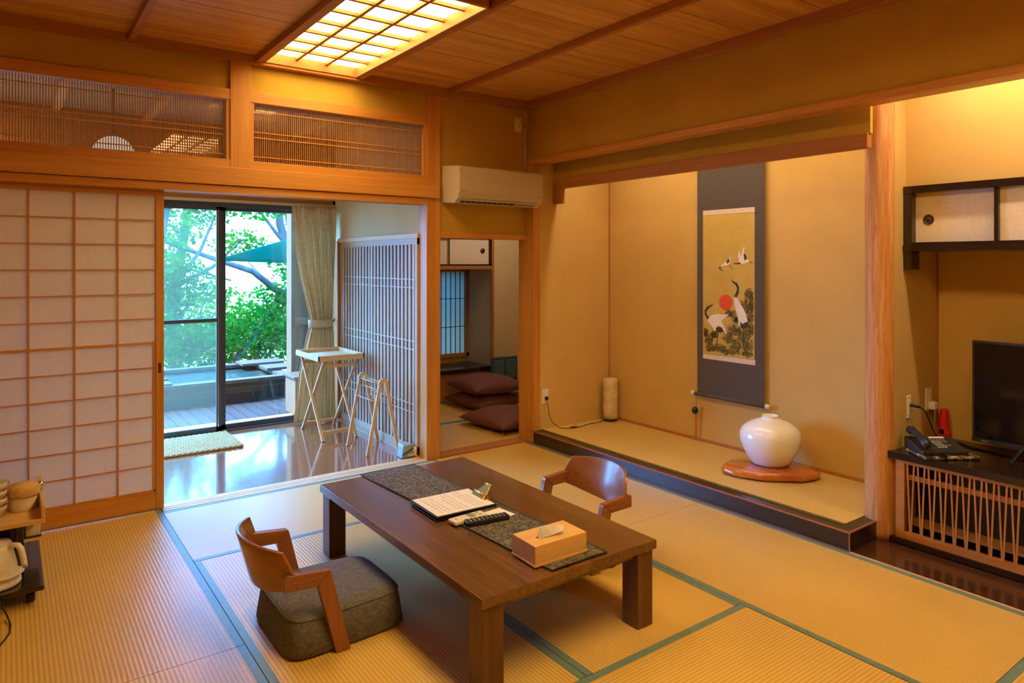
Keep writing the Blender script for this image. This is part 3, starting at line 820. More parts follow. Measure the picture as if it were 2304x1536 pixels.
t = thing('added_round_lamp', 'added round fill lamp, out of view in the small room behind the doorway', 'lamp', (4.1, 5.35, 2.38))  # unseen lamp, added to brighten the small room
B().lathe([(0, 0), (.20, .004), (.235, .03), (.235, .06), (0, .068)], (4.1, 5.35, 2.38), 32).make('fill_cover', M['small_room_fill'], t)

t = dup(t, (-.55, 5.35, 2.55), 0, 'added round fill lamp, out of view over the veranda beyond the paper door')  # unseen copy, added to brighten the veranda and its curtain
for c in t.children:
    c.data = c.data.copy(); c.data.materials[0] = M['veranda_fill']

# ---- low table
TX0, TX1, TY0, TY1, TZ = 1.262, 2.103, 1.894, 3.356, .34
t = thing('low_table', 'dark walnut low dining table with square legs on the mats', 'table', ((TX0 + TX1) / 2, (TY0 + TY1) / 2, 0))
B().box(TX0, TX1, TY0, TY1, TZ - .036, TZ).make('table_top', M['table'], t, bevel=.003)
lw = .085
for (x, y) in ((TX0 + .012, TY0 + .012), (TX1 - .012 - lw, TY0 + .012), (TX0 + .012, TY1 - .012 - lw), (TX1 - .012 - lw, TY1 - .012 - lw)):
    B().box(x, x + lw, y, y + lw, 0.001, TZ - .0365).make('leg', M['table_leg'], t, bevel=.002)
B().box(TX0 + .10, TX1 - .10, TY0 + .03, TY0 + .05, TZ - .062, TZ - .036).box(TX0 + .03, TX0 + .05, TY0 + .1, TY1 - .1, TZ - .062, TZ - .036).box(TX1 - .05, TX1 - .03, TY0 + .1, TY1 - .1, TZ - .062, TZ - .036).make('apron', M['table'], t)
b = B().lathe([(0, 0), (.020, 0), (.020, .012), (0, .012)], n=16)
b.v = [(TX0 + .012 + lw * .55 + v[0] , TY1 - .012 - lw - v[2], TZ - .075 + v[1]) for v in b.v]
b.make('leg_bracket', M['bronze'], t)

# ---- runner
b = B()
ys = np.linspace(1.918, 3.372, 40)
for s_, (xa, xb) in enumerate(((1.488, 1.800),)):
    vs = []; fs = []
    for i, y in enumerate(ys):
        f = (y - 1.918) / (3.372 - 1.918)
        cx0 = 1.580 + (1.487 - 1.580) * f; cx1 = 1.850 + (1.800 - 1.850) * f
        for j in range(9):
            x = cx0 + (cx1 - cx0) * j / 8
            z = TZ + .0025 + .0012 * math.sin(y * 9 + j) + (.004 * math.exp(-((y - 1.93) / .03) ** 2) * (.5 + .5 * math.sin(j * 1.3)))
            vs.append((x, y, z))
    for i in range(len(ys) - 1):
        for j in range(8):
            a = i * 9 + j
            fs.append((a, a + 1, a + 10, a + 9))
    b.add(vs, fs, True)
run_pts = vs
t = thing('table_runner', 'mottled grey-green cloth runner along the dark low table', 'cloth', (1.67, 2.65, TZ))
o = b.make('cloth', M['runner'], t)
md = o.modifiers.new('thick', 'SOLIDIFY'); md.thickness = .0018; md.offset = 1
for j in (0, 8):
    B().tube([(run_pts[i * 9 + j][0], run_pts[i * 9 + j][1], run_pts[i * 9 + j][2] + .001) for i in range(len(ys))], .0025, 5).make('dark_hem', M['runner_hem'], t)
for i in (0, len(ys) - 1):
    B().tube([(run_pts[i * 9 + j][0], run_pts[i * 9 + j][1], run_pts[i * 9 + j][2] + .001) for j in range(9)], .0025, 5).make('dark_hem', M['runner_hem'], t)

# ---- clipboard
def quad_slab(p, z0, z1):
    return B().hexa([(x, y, z0) for x, y in p] + [(x, y, z1) for x, y in p])
CB = [(1.478, 2.565), (1.795, 2.574), (1.812, 2.835), (1.487, 2.826)]
t = thing('clipboard', 'clipboard with a written sheet and brass clip on the runner', 'clipboard', (1.64, 2.70, TZ))
quad_slab(CB, TZ + .0066, TZ + .0096).make('lower_board', M['black'], t, bevel=.001)
def tilt(p, zl, zr, th):
    x0 = min(q[0] for q in p); x1 = max(q[0] for q in p)
    f = lambda x: zl + (zr - zl) * (x - x0) / (x1 - x0)
    return B().hexa([(x, y, f(x)) for x, y in p] + [(x, y, f(x) + th) for x, y in p])
tilt(CB, TZ + .020, TZ + .0105, .003).make('upper_board', M['bronze'], t, bevel=.001)
inn = [(1.486, 2.572), (1.788, 2.581), (1.803, 2.828), (1.495, 2.819)]
sh = tilt(inn, TZ + .0235, TZ + .0138, .0015).make('paper_sheet', M['paper'], t)
b = B()
for i in range(11):
    x = 1.525 + i * .0215
    y = 2.60
    if i % 4 == 3: continue
    while y < 2.80 - (.05 if i % 3 == 1 else 0.0):
        l = random.uniform(.004, .012)
        f = (x - 1.478) / (.334)
        z = TZ + .0252 - .0098 * f + .0001
        b.box(x, x + .0028, y, y + l, z, z + .0003)
        y += l + random.uniform(.003, .008)
ow = b.make('handwriting', M['ink'], t); ow['kind'] = 'stuff'
c = B()
c.hexa([(1.768, 2.648, TZ + .0155), (1.808, 2.643, TZ + .0155), (1.814, 2.768, TZ + .0155), (1.776, 2.763, TZ + .0155),
        (1.772, 2.652, TZ + .0185), (1.800, 2.668, TZ + .034), (1.805, 2.745, TZ + .034), (1.780, 2.758, TZ + .0185)])
cp = c.make('clip_plate', M['gold'], t, bevel=.0015)
c = B()
c.hexa([(1.796, 2.664, TZ + .026), (1.802, 2.664, TZ + .024), (1.806, 2.750, TZ + .024), (1.800, 2.750, TZ + .026),
        (1.838, 2.688, TZ + .058), (1.844, 2.688, TZ + .055), (1.846, 2.728, TZ + .055), (1.840, 2.728, TZ + .058)])
c.make('clip_lever', M['gold'], t, bevel=.001)
B().tube([(1.842, 2.684, TZ + .058), (1.843, 2.732, TZ + .058)], .0055, 10).make('clip_roll', M['gold'], t)
B().tube([(1.792, 2.654, TZ + .031), (1.797, 2.760, TZ + .031)], .0045, 10).make('clip_spring', M['gold'], t)

# ---- white card, two remotes
t = thing('note_card', 'blank white card beside the clipboard on the runner', 'card', (1.73, 2.475, TZ))
quad_slab([(1.655, 2.425), (1.800, 2.438), (1.788, 2.545), (1.643, 2.530)], TZ + .0055, TZ + .0068).make('card_sheet', M['paper'], t)

def remote(name, label, a, c, wd, th, mat, keys, screen=None):
    a = Vector(a + (0,)); c = Vector(c + (0,))
    d = (c - a); L = d.length
    rz = math.atan2(d.y, d.x)
    mid = (a + c) / 2
    t = thing(name, label, 'remote', (mid.x, mid.y, TZ + .0058), rz, 'remote controls on the runner')
    B().box(-L / 2, L / 2, -wd / 2, wd / 2, 0, th).make('body', mat, t, world=False, bevel=.005, seg=3)
    if screen:
        B().box(screen[0] * L, screen[1] * L, -wd * .38, wd * .38, th - .001, th + .0012).make('display', M['grey'], t, world=False, bevel=.0008)
    k0 = None
    for (fx, fy, sx, sy, km) in keys:
        B().box(fx * L - sx, fx * L + sx, fy * wd - sy, fy * wd + sy, th - .001, th + .002).make('button', km, t, world=False, bevel=.001, seg=1)
    return t
keyl = plain('pale_key', (.45, .45, .42), .5)
keyy = plain('yellow_green_key', (.42, .46, .10), .5)
ks = []
for i in range(9):
    for j in range(3):
        ks.append((-.40 + i * .098, -.29 + j * .29, .0036, .0036, M['grey'] if i > 2 else (keyy if (i + j) % 3 == 0 else keyl)))
remote('remote_control', 'long black remote control lying across the runner', (1.553, 2.455), (1.748, 2.424), .046, .020, M['black'], ks)
ks = [(.33, -.22, .006, .004, M['grey']), (.33, .22, .006, .004, M['grey']), (.22, 0, .004, .010, keyy), (-.36, 0, .004, .008, keyl)]
remote('remote_control', 'short white air conditioner remote with grey display behind the black one', (1.512, 2.500), (1.680, 2.507), .056, .017, M['ivory'], ks, (.0, .17))

# ---- tissue box
t = thing('tissue_box', 'light wooden tissue box with a pulled tissue on the runner end', 'box', (1.66, 2.055, TZ))
bx = [(1.537, 1.965), (1.790, 1.961), (1.795, 2.112), (1.544, 2.118)]
z0 = TZ + .0065
quad_slab(bx, z0, z0 + .006).make('base_board', M['box_wood'], t)
ins = [(1.542, 1.968), (1.789, 1.965), (1.793, 2.109), (1.547, 2.114)]
quad_slab(ins, z0 + .0055, z0 + .0745).make('cover', M['box_wood'], t, bevel=.0015)
b = B().lathe([(0, 0), (1, 0), (1, .0012), (0, .0012)], n=24)
b.v = [(1.655 + v[0] * .062, 2.030 + v[1] * .013, z0 + .0739 + v[2]) for v in b.v]
b.make('slot', M['black'], t)
zt = z0 + .0737
vs = [(1.628, 2.040, zt), (1.650, 2.034, zt + .004), (1.676, 2.030, zt + .008), (1.702, 2.018, zt + .020), (1.722, 2.026, zt + .026),
      (1.637, 2.046, zt + .050), (1.655, 2.048, zt + .046), (1.680, 2.047, zt + .040), (1.704, 2.042, zt + .036), (1.726, 2.040, zt + .030),
      (1.640, 2.058, zt), (1.660, 2.066, zt + .006), (1.684, 2.068, zt + .014), (1.706, 2.068, zt + .022), (1.722, 2.056, zt + .027), (1.646, 2.040, zt + .024), (1.668, 2.036, zt + .026)]
fs = [(0, 15, 5), (0, 1, 15), (1, 16, 15), (15, 16, 6), (15, 6, 5), (1, 2, 16), (2, 7, 16), (16, 7, 6), (2, 3, 8), (2, 8, 7), (3, 4, 9), (3, 9, 8),
      (5, 6, 11), (5, 11, 10), (6, 7, 12), (6, 12, 11), (7, 8, 13), (7, 13, 12), (8, 9, 14), (8, 14, 13), (0, 5, 10)]
vs = [(1.655 + (x - 1.676) * 1.22, 2.030 + (y - 2.050) * 1.2, zt + (z - zt) * .86) for x, y, z in vs]
o = B().add(vs, fs, False).make('tissue', M['tissue'], t, fix=False)
md = o.modifiers.new('thick', 'SOLIDIFY'); md.thickness = .0008

# ---- low chairs (local +x faces the table, origin under the back's middle)
def low_chair(label):
    t = thing('low_chair', label, 'chair', (.745, 2.705, 0), 0, 'low armchairs at the dark table')
    # seat cushion
    b = B(); vs = []; fs = []
    n = 64
    def ring(z, ix, iy):
        out = []
        for k in range(n):
            a = 2 * PI * k / n
            ca, sa = math.cos(a), math.sin(a)
            e = 2 / 6.5
            px = math.copysign(abs(ca) ** e, ca); py = math.copysign(abs(sa) ** e, sa)
            out.append((.315 + px * (.247 - ix), py * (.232 - iy) * (1.0 - .05 * px), z))
        return out
    rings = [ring(0.002, .012, .012), ring(.012, .0, .0), ring(.10, .012, .010), ring(.135, .018, .016), ring(.148, .032, .030), ring(.153, .075, .07), ring(.156, .15, .14), ring(.157, .22, .21)]
    for r in rings: vs += r
    for i in range(len(rings) - 1):
        for k in range(n):
            fs.append((i * n + k, i * n + (k + 1) % n, (i + 1) * n + (k + 1) % n, (i + 1) * n + k))
    fs.append(tuple(range(n - 1, -1, -1))); fs.append(tuple((len(rings) - 1) * n + k for k in range(n)))
    b.add(vs, fs, True)
    st = b.make('seat_cushion', M['cushion'], t, world=False)
    B().tube(ring(.137, .0175, .0155) + [ring(.137, .0175, .0155)[0]], .003, 5, False).make('piping', M['cushion'], st, world=False)
    # curved back
    vs = []; fs = []
    m = 24
    for i in range(m + 1):
        u = i / m * 2 - 1
        x = .0 + .078 * u * u + .012 * (abs(u) ** 5)
        ztop = .422 - .014 * u * u
        zbot = .232 + .045 * u * u
        for j in range(6):
            f = j / 5
            z = zbot + (ztop - zbot) * f
            y = u * (.253 - .036 * max(0, (f - .30) / .70))
            vs.append((x - .052 * (f - .3), y, z))
    for i in range(m):
        for j in range(5):
            a = i * 6 + j
            fs.append((a, a + 6, a + 7, a + 1))
    o = B().add(vs, fs, True).make('backrest', M['chairY'], t, world=False, fix=True)
    md = o.modifiers.new('thick', 'SOLIDIFY'); md.thickness = .014; md.offset = 0
    md = o.modifiers.new('edge', 'BEVEL'); md.width = .002; md.segments = 2; md.limit_method = 'ANGLE'
    for s_ in (-1, 1):
        yo = .254; yi = .222
        a, c = sorted((s_ * yi, s_ * yo))
        arm = [(.050, .273), (.178, .266), (.216, .316), (.216, .3175), (.062, .332), (.050, .325)]
        B().prism([(.048, .275), (.172, .268), (.2185, .3155), (.062, .333), (.048, .329)], 'Y', a, c).make('armrest', M['chair'], t, world=False, bevel=.003)
        B().prism([(.1725, .2675), (.219, .315), (.224, .303), (.296, .012), (.296, .0), (.242, .0)], 'Y', a + .0005, c - .0005).make('leg', wood('chair_walnut_leg', (0.20, 0.065, 0.02), (0.36, 0.13, 0.042), 'Z', 0.35, 0.5, 0.15, 14) if 'chair_walnut_leg' not in bpy.data.materials else bpy.data.materials['chair_walnut_leg'], t, world=False, bevel=.003)
        for xx in (.085,):
            bb = B().lathe([(0, 0), (.005, 0), (.005, .001), (0, .001)], n=10)
            bb.v = [(xx + v[0], s_ * (yo + .0002 + v[2] * .6), .302 + v[1]) for v in bb.v]
            bb.make('screw_cap', M['brownY'], t, world=False)
    return t
ch = low_chair('walnut low armchair with thick grey cushion, nearer the paper door')
ch2 = dup(ch, (2.492, 2.592, 0), PI - .075, 'walnut low armchair on the alcove side of the table, its cushion under the tabletop')

# ---- air conditioner
t = thing('air_conditioner', 'cream wall air conditioner above the small room doorway', 'appliance', (3.0, 4.46, 1.88))
prof = [(4.466, 2.17), (4.235, 2.145), (4.225, 2.13), (4.228, 1.945), (4.245, 1.915), (4.295, 1.880), (4.466, 1.893)]
B().prism(prof, 'X', 2.616, 3.392).make('housing', M['cream'], t, bevel=.006, seg=3)
B().prism([(4.2243, 2.132), (4.2243, 1.955), (4.230, 1.955), (4.230, 2.132)], 'X', 2.62, 3.388).make('front_panel', M['cream'], t, bevel=.002)
def slant(y0, z0, y1, z1, x0, x1, th):                       # plate along the slanted underside
    n_ = Vector((0, -(z0 - z1), -(y1 - y0))).normalized() * th
    return B().hexa([(x0, y0, z0), (x1, y0, z0), (x1, y1, z1), (x0, y1, z1)] + [(x, y + n_.y, z + n_.z) for x, y, z in ((x0, y0, z0), (x1, y0, z0), (x1, y1, z1), (x0, y1, z1))])
slant(4.246, 1.914, 4.288, 1.885, 2.655, 3.345, .0015).make('outlet_slot', M['grey'], t)
slant(4.266, 1.900, 4.284, 1.888, 2.665, 3.14, .0025).make('outlet_opening', M['black'], t)
slant(4.250, 1.911, 4.263, 1.902, 2.66, 3.34, .005).make('louver', M['cream'], t)
for i in range(9):
    slant(4.267, 1.899, 4.283, 1.889, 2.70 + i * .048, 2.704 + i * .048, .003).make('fin', M['cream'], t)
b = B()
for i, l in enumerate((.009, .006, .008, .006, .007, .008, .003)):
    b.box(2.632 + i * .0095, 2.632 + i * .0095 + l * .75, 4.2236, 4.2244, 1.962, 1.9715)
b.box(2.712, 2.735, 4.2236, 4.2244, 1.963, 1.967)
b.make('logo_mark', M['grey'], t)
B().box(3.352, 3.368, 4.2236, 4.2244, 1.958, 1.963).make('indicator', M['grey'], t)

def outlet(label, pos, face, h=.118, w_=.070, sockets=2):
    """A wall plate: FACE gives the outward axis ('-X' or '-Y')."""
    t = thing('wall_outlet', label, 'outlet', pos, 0 if face == '-Y' else -PI / 2, 'ivory wall outlets')
    B().box(-w_ / 2, w_ / 2, -.007, 0, -h / 2, h / 2).make('plate', M['ivory'], t, world=False, bevel=.003)
    B().box(-w_ * .22, w_ * .22, -.0085, -.006, -h * .33, h * .33).make('socket_insert', M['white'], t, world=False, bevel=.001)
    for k in range(sockets):
        z = h * (.16 - .32 * k)
        B().box(-.007, -.005, -.009, -.0082, z - .004, z + .004).box(.005, .007, -.009, -.0082, z - .004, z + .004).make('slot', M['grey'], t, world=False)
    return t
outlet('ivory outlet high in the corner above the air conditioner', (3.322, 4.47, 2.555), '-Y')
outlet('ivory outlet on the alcove side wall behind the corner post', (3.520, 4.365, .365), '-Y')
outlet('ivory outlet plate beside the telephone, nearer the log post', (3.892, 1.735, .678), '-Y', .122, .045)
outlet('ivory outlet plate with a white plug, nearer the niche corner', (4.125, 1.735, .690), '-Y', .130, .07)
t = thing('power_cord', 'white air conditioner cord and plug running down the corner', 'cord', (3.38, 4.46, 2.3))
B().tube([(3.335, 4.455, 2.545), (3.36, 4.445, 2.525), (3.380, 4.445, 2.518), (3.386, 4.455, 2.49), (3.388, 4.458, 2.35), (3.388, 4.455, 2.22), (3.385, 4.44, 2.165)], .0035, 6).make('cable', M['white'], t)
B().box(3.318, 3.344, 4.438, 4.462, 2.535, 2.558).make('plug', M['white'], t, bevel=.003)

# ---- alcove: lamp, cord, scroll, ornament, vase on stand
t = thing('table_lamp', 'round marbled column lamp in the alcove corner', 'lamp', (4.155, 4.265, .1015))
b = B().lathe([(0, .0), (.058, 0), (.060, .004), (.060, .026), (.056, .030)], (4.155, 4.265, .1015), 32); b.make('base', M['charcoal'], t)
b = B().lathe([(.0625, .024), (.0635, .06), (.0635, .33), (.062, .352), (.054, .360), (.0, .361)], (4.155, 4.265, .1015), 36); b.make('lamp_shade', M['lantern'], t)
t = thing('lamp_cord', 'black cord with switch from the alcove outlet to the lamp', 'cord', (3.8, 4.2, .1015))
pts = [(3.521, 4.338, .338), (3.523, 4.33, .30), (3.53, 4.325, .22), (3.56, 4.31, .15), (3.62, 4.285, .107), (3.68, 4.255, .1055), (3.74, 4.235, .1065), (3.80, 4.235, .1055), (3.88, 4.262, .1055), (3.96, 4.272, .1055), (4.03, 4.262, .1055), (4.095, 4.265, .115)]
B().tube(pts, .0028, 6).make('cable', M['black'], t)
B().tube([(3.69, 4.252, .1085), (3.705, 4.246, .110), (3.74, 4.236, .110), (3.755, 4.234, .1085)], [.004, .0075, .0075, .004], 8).make('switch', M['black'], t)
B().box(3.511, 3.531, 4.330, 4.357, .338, .366).make('plug', M['black'], t, bevel=.004)

SX = 4.212                                                    # plane of the hanging scroll
t = thing('hanging_scroll', 'hanging scroll with cranes, red sun and pines on slate cloth', 'scroll', (SX, 3.105, .47))
sheet = lambda y0, y1, z0, z1, x, th=.0012: B().box(x - th, x, y0, y1, z0, z1)
sheet(2.818, 3.389, .470, 2.30, SX, .002).make('mounting_cloth', M['mount'], t)
pa = sheet(2.893, 3.335, .768, 1.800, SX - .002).make('painted_silk', M['silk'], t)
sheet(2.893, 3.335, 1.798, 1.836, SX - .002).make('brocade_band', M['band'], t)
sheet(2.888, 3.335, .732, .770, SX - .002).make('brocade_band', M['band'], t)
B().tube([(SX - .010, 2.800, .462), (SX - .010, 3.404, .462)], .0145, 16).make('roller', M['mount'], t)
for y, s_ in ((2.800, -1), (3.404, 1)):
    B().tube([(SX - .010, y, .462), (SX - .010, y + s_ * .030, .462)], .0165, 16).make('roller_knob', M['ivory'], t)
B().tube([(SX - .012, 2.98, 2.30), (SX - .006, 3.105, 2.42), (SX - .012, 3.22, 2.30)], .002, 5).make('hanging_cord', M['mount'], t)
# painting details: s runs 0..1 from its left edge to its right, v 0..1 from bottom to top
PX = SX - .0034
def pt(s_, v):
    return (3.335 - .442 * s_, .768 + 1.032 * v)
def poly(pts, name, mat, x=PX, parent=pa, th=.0005):
    q = [pt(*p) for p in pts]
    return B().prism(q, 'X', x - th, x).make(name, mat, parent)
def stroke(pts, ws, name, mat, x=PX, parent=pa):
    L, R = [], []
    n = len(pts)
    P = [Vector(pt(*p)) for p in pts]
    for i in range(n):
        d = (P[min(i + 1, n - 1)] - P[max(i - 1, 0)]).normalized()
        nn = Vector((-d.y, d.x)) * ws[i] * .5
        L.append(P[i] + nn); R.append(P[i] - nn)
    b = B()
    for i in range(n - 1):
        b.prism([tuple(L[i]), tuple(L[i + 1]), tuple(R[i + 1]), tuple(R[i])], 'X', x - .0004, x)
    return b.make(name, mat, parent)
cc = [(.46 + .130 * math.cos(a) , .378 + .0557 * math.sin(a)) for a in np.linspace(0, 2 * PI, 28)[:-1]]
poly(cc, 'red_sun', M['sunred'])
# pines: washes and needle clumps
b = B(); bw = B()
clumps = [(.90, .44, .12, .05), (.84, .36, .14, .06), (.93, .30, .12, .06), (.55, .30, .13, .035), (.66, .26, .10, .03), (.80, .25, .2, .05), (.93, .20, .1, .05), (.62, .19, .18, .05), (.80, .16, .20, .06), (.88, .09, .16, .06), (.66, .08, .22, .06), (.50, .13, .16, .05), (.34, .05, .2, .04), (.12, .10, .12, .05), (.05, .15, .08, .04), (.16, .04, .16, .035), (.55, .03, .25, .03), (.87, .03, .14, .03), (.22, .14, .1, .03), (.95, .37, .06, .06)]
for i, (s_, v, ws, wv) in enumerate(clumps):
    ring = [(min(.998, max(.002, s_ + ws * (.55 + .25 * math.sin(k * 2.1 + i)) * math.cos(2 * PI * k / 14))), max(.003, v + wv * (.6 + .25 * math.sin(k * 1.7 + i * 2)) * math.sin(2 * PI * k / 14))) for k in range(14)]
    bw.prism([pt(*p) for p in ring], 'X', PX - .0002 - i * .00001, PX)
    for k in range(130):
        a = random.uniform(0, 2 * PI); r_ = math.sqrt(random.random())
        cs, cv = s_ + ws * r_ * .75 * math.cos(a), v + wv * r_ * .8 * math.sin(a)
        if not (.02 < cs < .975 and .02 < cv < .5): continue
        da = random.uniform(.2, PI - .2); l = random.uniform(.010, .022)
        y, z = pt(cs, cv); y1_, z1_ = y + l * math.cos(da), z + l * math.sin(da)
        y1_ = min(3.333, max(2.895, y1_)); z1_ = max(.770, z1_)
        nx, nz = -math.sin(da) * .0013, math.cos(da) * .0013
        b.prism([(y - nx, z - nz), (y1_, z1_), (y + nx, z + nz)], 'X', PX - .0009, PX - .0006)
o = bw.make('pine_wash', M['pinewash'], pa, fix=False)
o = b.make('pine_needles', M['pinepaint'], pa, fix=False); o['kind'] = 'stuff'
XC = PX - .0012
# standing crane beside the sun
poly([(.63, .425), (.665, .425), (.74, .375), (.82, .33), (.88, .26), (.85, .245), (.80, .235), (.76, .245), (.72, .215), (.70, .235), (.70, .27), (.655, .33), (.625, .38)], 'crane_body', M['cranewhite'], XC)
poly([(.74, .255), (.78, .235), (.83, .25), (.87, .255), (.90, .25), (.885, .22), (.84, .21), (.79, .205), (.745, .215)], 'crane_tail', M['craneblack'], XC - .0004)
stroke([(.645, .42), (.69, .455), (.70, .485), (.665, .512), (.60, .525), (.57, .542)], (.022, .020, .018, .020, .010, .003), 'crane_neck', M['craneblack'], XC - .0004)
stroke([(.80, .21), (.795, .14), (.79, .08)], (.006, .005, .004), 'crane_leg', M['craneblack'], XC - .0004)
stroke([(.72, .215), (.715, .15), (.71, .10)], (.006, .005, .004), 'crane_leg', M['craneblack'], XC - .0004)
# walking crane, lower
poly([(.11, .262), (.18, .282), (.30, .295), (.42, .292), (.53, .300), (.44, .268), (.37, .245), (.42, .215), (.48, .165), (.47, .155), (.38, .205), (.30, .215), (.26, .17), (.245, .17), (.18, .205), (.10, .235)], 'crane_body', M['cranewhite'], XC)
poly([(.265, .195), (.33, .205), (.385, .20), (.42, .175), (.36, .163), (.31, .168), (.28, .16)], 'crane_tail', M['craneblack'], XC - .0004)
stroke([(.115, .255), (.06, .285), (.05, .305), (.10, .335), (.17, .352), (.21, .362)], (.020, .016, .016, .018, .009, .003), 'crane_neck', M['craneblack'], XC - .0004)
stroke([(.26, .172), (.215, .145), (.19, .12), (.20, .098)], (.008, .006, .006, .005), 'crane_leg', M['craneblack'], XC - .0004)
stroke([(.31, .165), (.295, .12), (.275, .07)], (.008, .006, .005), 'crane_leg', M['craneblack'], XC - .0004)
# flying cranes
poly([(.33, .628), (.40, .648), (.50, .675), (.57, .712), (.54, .668), (.545, .652), (.50, .640), (.42, .635)], 'crane_body', M['cranewhite'], XC)
poly([(.47, .662), (.52, .690), (.535, .668), (.50, .650)], 'crane_wing', M['craneblack'], XC - .0004)
stroke([(.36, .632), (.33, .622), (.36, .612), (.40, .600)], (.010, .009, .008, .003), 'crane_neck', M['craneblack'], XC - .0004)
stroke([(.54, .640), (.60, .610)], (.005, .002), 'crane_leg', M['craneblack'], XC - .0004)
poly([(.72, .660), (.70, .700), (.72, .745), (.755, .700), (.79, .755), (.82, .775), (.80, .705), (.88, .680), (.93, .668), (.84, .655), (.78, .648)], 'crane_body', M['cranewhite'], XC)
poly([(.80, .715), (.835, .718), (.865, .685), (.82, .672)], 'crane_wing', M['craneblack'], XC - .0004)
stroke([(.74, .655), (.68, .652), (.61, .655)], (.012, .009, .003), 'crane_neck', M['craneblack'], XC - .0004)
stroke([(.91, .668), (.97, .655)], (.006, .002), 'crane_leg', M['craneblack'], XC - .0004)
stroke([(.44, .012), (.49, .016), (.52, .028)], (.006, .008, .004), 'signature', M['craneblack'], XC - .0004)

t = thing('hanging_tassel', 'orange tassel under a black bead below the scroll roller', 'ornament', (SX, 3.392, .16))
B().tube([(SX - .008, 3.394, .447), (SX - .008, 3.393, .36)], .0015, 5).make('cord', M['mount'], t)
b = B().lathe([(0, -.028), (.016, -.022), (.024, -.006), (.024, .008), (.014, .024), (0, .028)], (SX - .024, 3.393, .335), 18); b.make('bead', M['black'], t)
B().tube([(SX - .010, 3.393, .31), (SX - .010, 3.394, .285), (SX - .010, 3.396, .18), (SX - .010, 3.397, .135)], [.004, .008, .009, .009], 9).make('tassel_threads', M['tassel'], t)

VC = (3.955, 2.605)
t = thing('vase_stand', 'glossy reddish burl wood stand under the white vase', 'stand', (VC[0], VC[1], .1015))
def wob(a, z):
    return 1 + .05 * math.sin(2 * a + 1.0) + .035 * math.sin(3 * a + 2.2) + .02 * math.sin(7 * a + z * 60) + .012 * math.sin(13 * a)
b = B().lathe([(.0, .0), (.165, .0), (.195, .004), (.214, .016), (.215, .034), (.205, .049), (.18, .058), (.13, .059), (.0, .058)], (0, 0, 0), 64, 1.30, .86, wob)
ra = .62
b.v = [(VC[0] - .045 + v[0] * math.cos(-ra - .32) - v[1] * math.sin(-ra - .32), VC[1] - .02 + v[0] * math.sin(-ra - .32) + v[1] * math.cos(-ra - .32), .1017 + v[2]) for v in b.v]
b.make('burl_slab', M['burl'], t)
t = thing('vase', 'round white crackled vase with a tiny neck', 'vase', (VC[0], VC[1], .161))
prof = [(0, 0), (.105, 0), (.115, .004), (.140, .045), (.168, .095), (.186, .145), (.190, .180), (.183, .210), (.160, .240), (.115, .268), (.075, .282), (.056, .290), (.050, .296), (.050, .303), (.053, .308), (.050, .3085), (.044, .304), (.042, .296), (.045, .286), (.0, .284)]
from itertools import chain
b = B().lathe(prof, (VC[0], VC[1], .161), 56)
o = b.make('body', M['ceramic'], t)
md = o.modifiers.new('smooth', 'SUBSURF'); md.levels = 1; md.render_levels = 1

# ---- television cabinet
CX = 3.70
t = thing('tv_cabinet', 'low cabinet with black top and slanted bamboo strip front', 'cabinet', (4.0, .6, 0))
B().box(3.692, XB - .002, -.95, 1.748, .438, .473).make('cabinet_top', M['darkY'], t, bevel=.002)
B().box(3.703, 3.76, -.95, 1.743, .003, .034).make('plinth', M['darkY'], t, bevel=.002)
b = B().box(3.710, 3.735, 1.672, 1.715, .034, .438).box(3.710, 3.735, -.95, 1.672, .034, .073).box(3.710, 3.735, -.95, 1.672, .418, .438)
b.make('front_frame', M['amberY'], t, bevel=.002)
B().box(3.90, 3.92, -.95, 1.715, .034, .438).make('inner_back', M['black'], t)
B().box(3.735, 4.2, 1.70, 1.733, .034, .438).make('side_panel', M['brownY'], t)
B().box(3.735, 3.745, -.95, 1.70, .335, .362).box(3.80, 3.90, -.95, 1.70, .085, .10).make('inner_rail', M['brownY'], t)
y = 1.656
i = 0
while y > -.90:
    q = 1 if i % 2 == 0 else -1
    B().bar((3.7145 + .003 * q, y + q * .0050, .420), (3.7145 + .003 * q, y - q * .0085, .070), .004, .0078, up=(0, 1, 0)).make('bamboo_strip', M['amberZ'], t)
    y -= .0252
    i += 1

# ---- television
t = thing('television', 'black flat television standing on the low black cabinet', 'television', (4.0, .95, .473))
tx, ty0, ty1, tz0, tz1 = 4.0, .52, 1.471, .537, 1.05
B().box(tx, tx + .03, ty0, ty1, tz0, tz1).make('housing', M['charcoal'], t, bevel=.003)
B().box(tx - .002, tx + .001, ty0 + .012, ty1 - .012, tz0 + .02, tz1 - .012).make('screen', M['led'], t)
B().box(tx - .004, tx + .002, ty0, ty1, tz0, tz0 + .018).make('lower_bezel', M['charcoal'], t, bevel=.001)
b = B()
for i, l in enumerate((.005, .004, .004, .005, .004)):
    b.box(tx - .0046, tx - .0038, 1.425 - i * .0065, 1.425 - i * .0065 + l, tz0 + .006, tz0 + .012)
b.make('logo_mark', M['grey'], t)
for yy_ in (1.25, .75):
    B().bar((tx + .012, yy_, tz0 + .01), (tx - .10, yy_ + .02, .479), .016, .010).bar((tx + .012, yy_, tz0 + .01), (tx + .11, yy_ + .02, .479), .016, .010).make('stand_foot', M['black'], t, bevel=.002)
t = thing('tv_cable', 'black cables lying behind the telephone toward the television', 'cord', (4.05, 1.4, .474))
B().tube([(4.16, 1.60, .478), (4.12, 1.55, .478), (4.08, 1.50, .478), (4.09, 1.40, .478), (4.05, 1.28, .479), (4.06, 1.15, .49)], .004, 6).make('cable', M['black'], t)
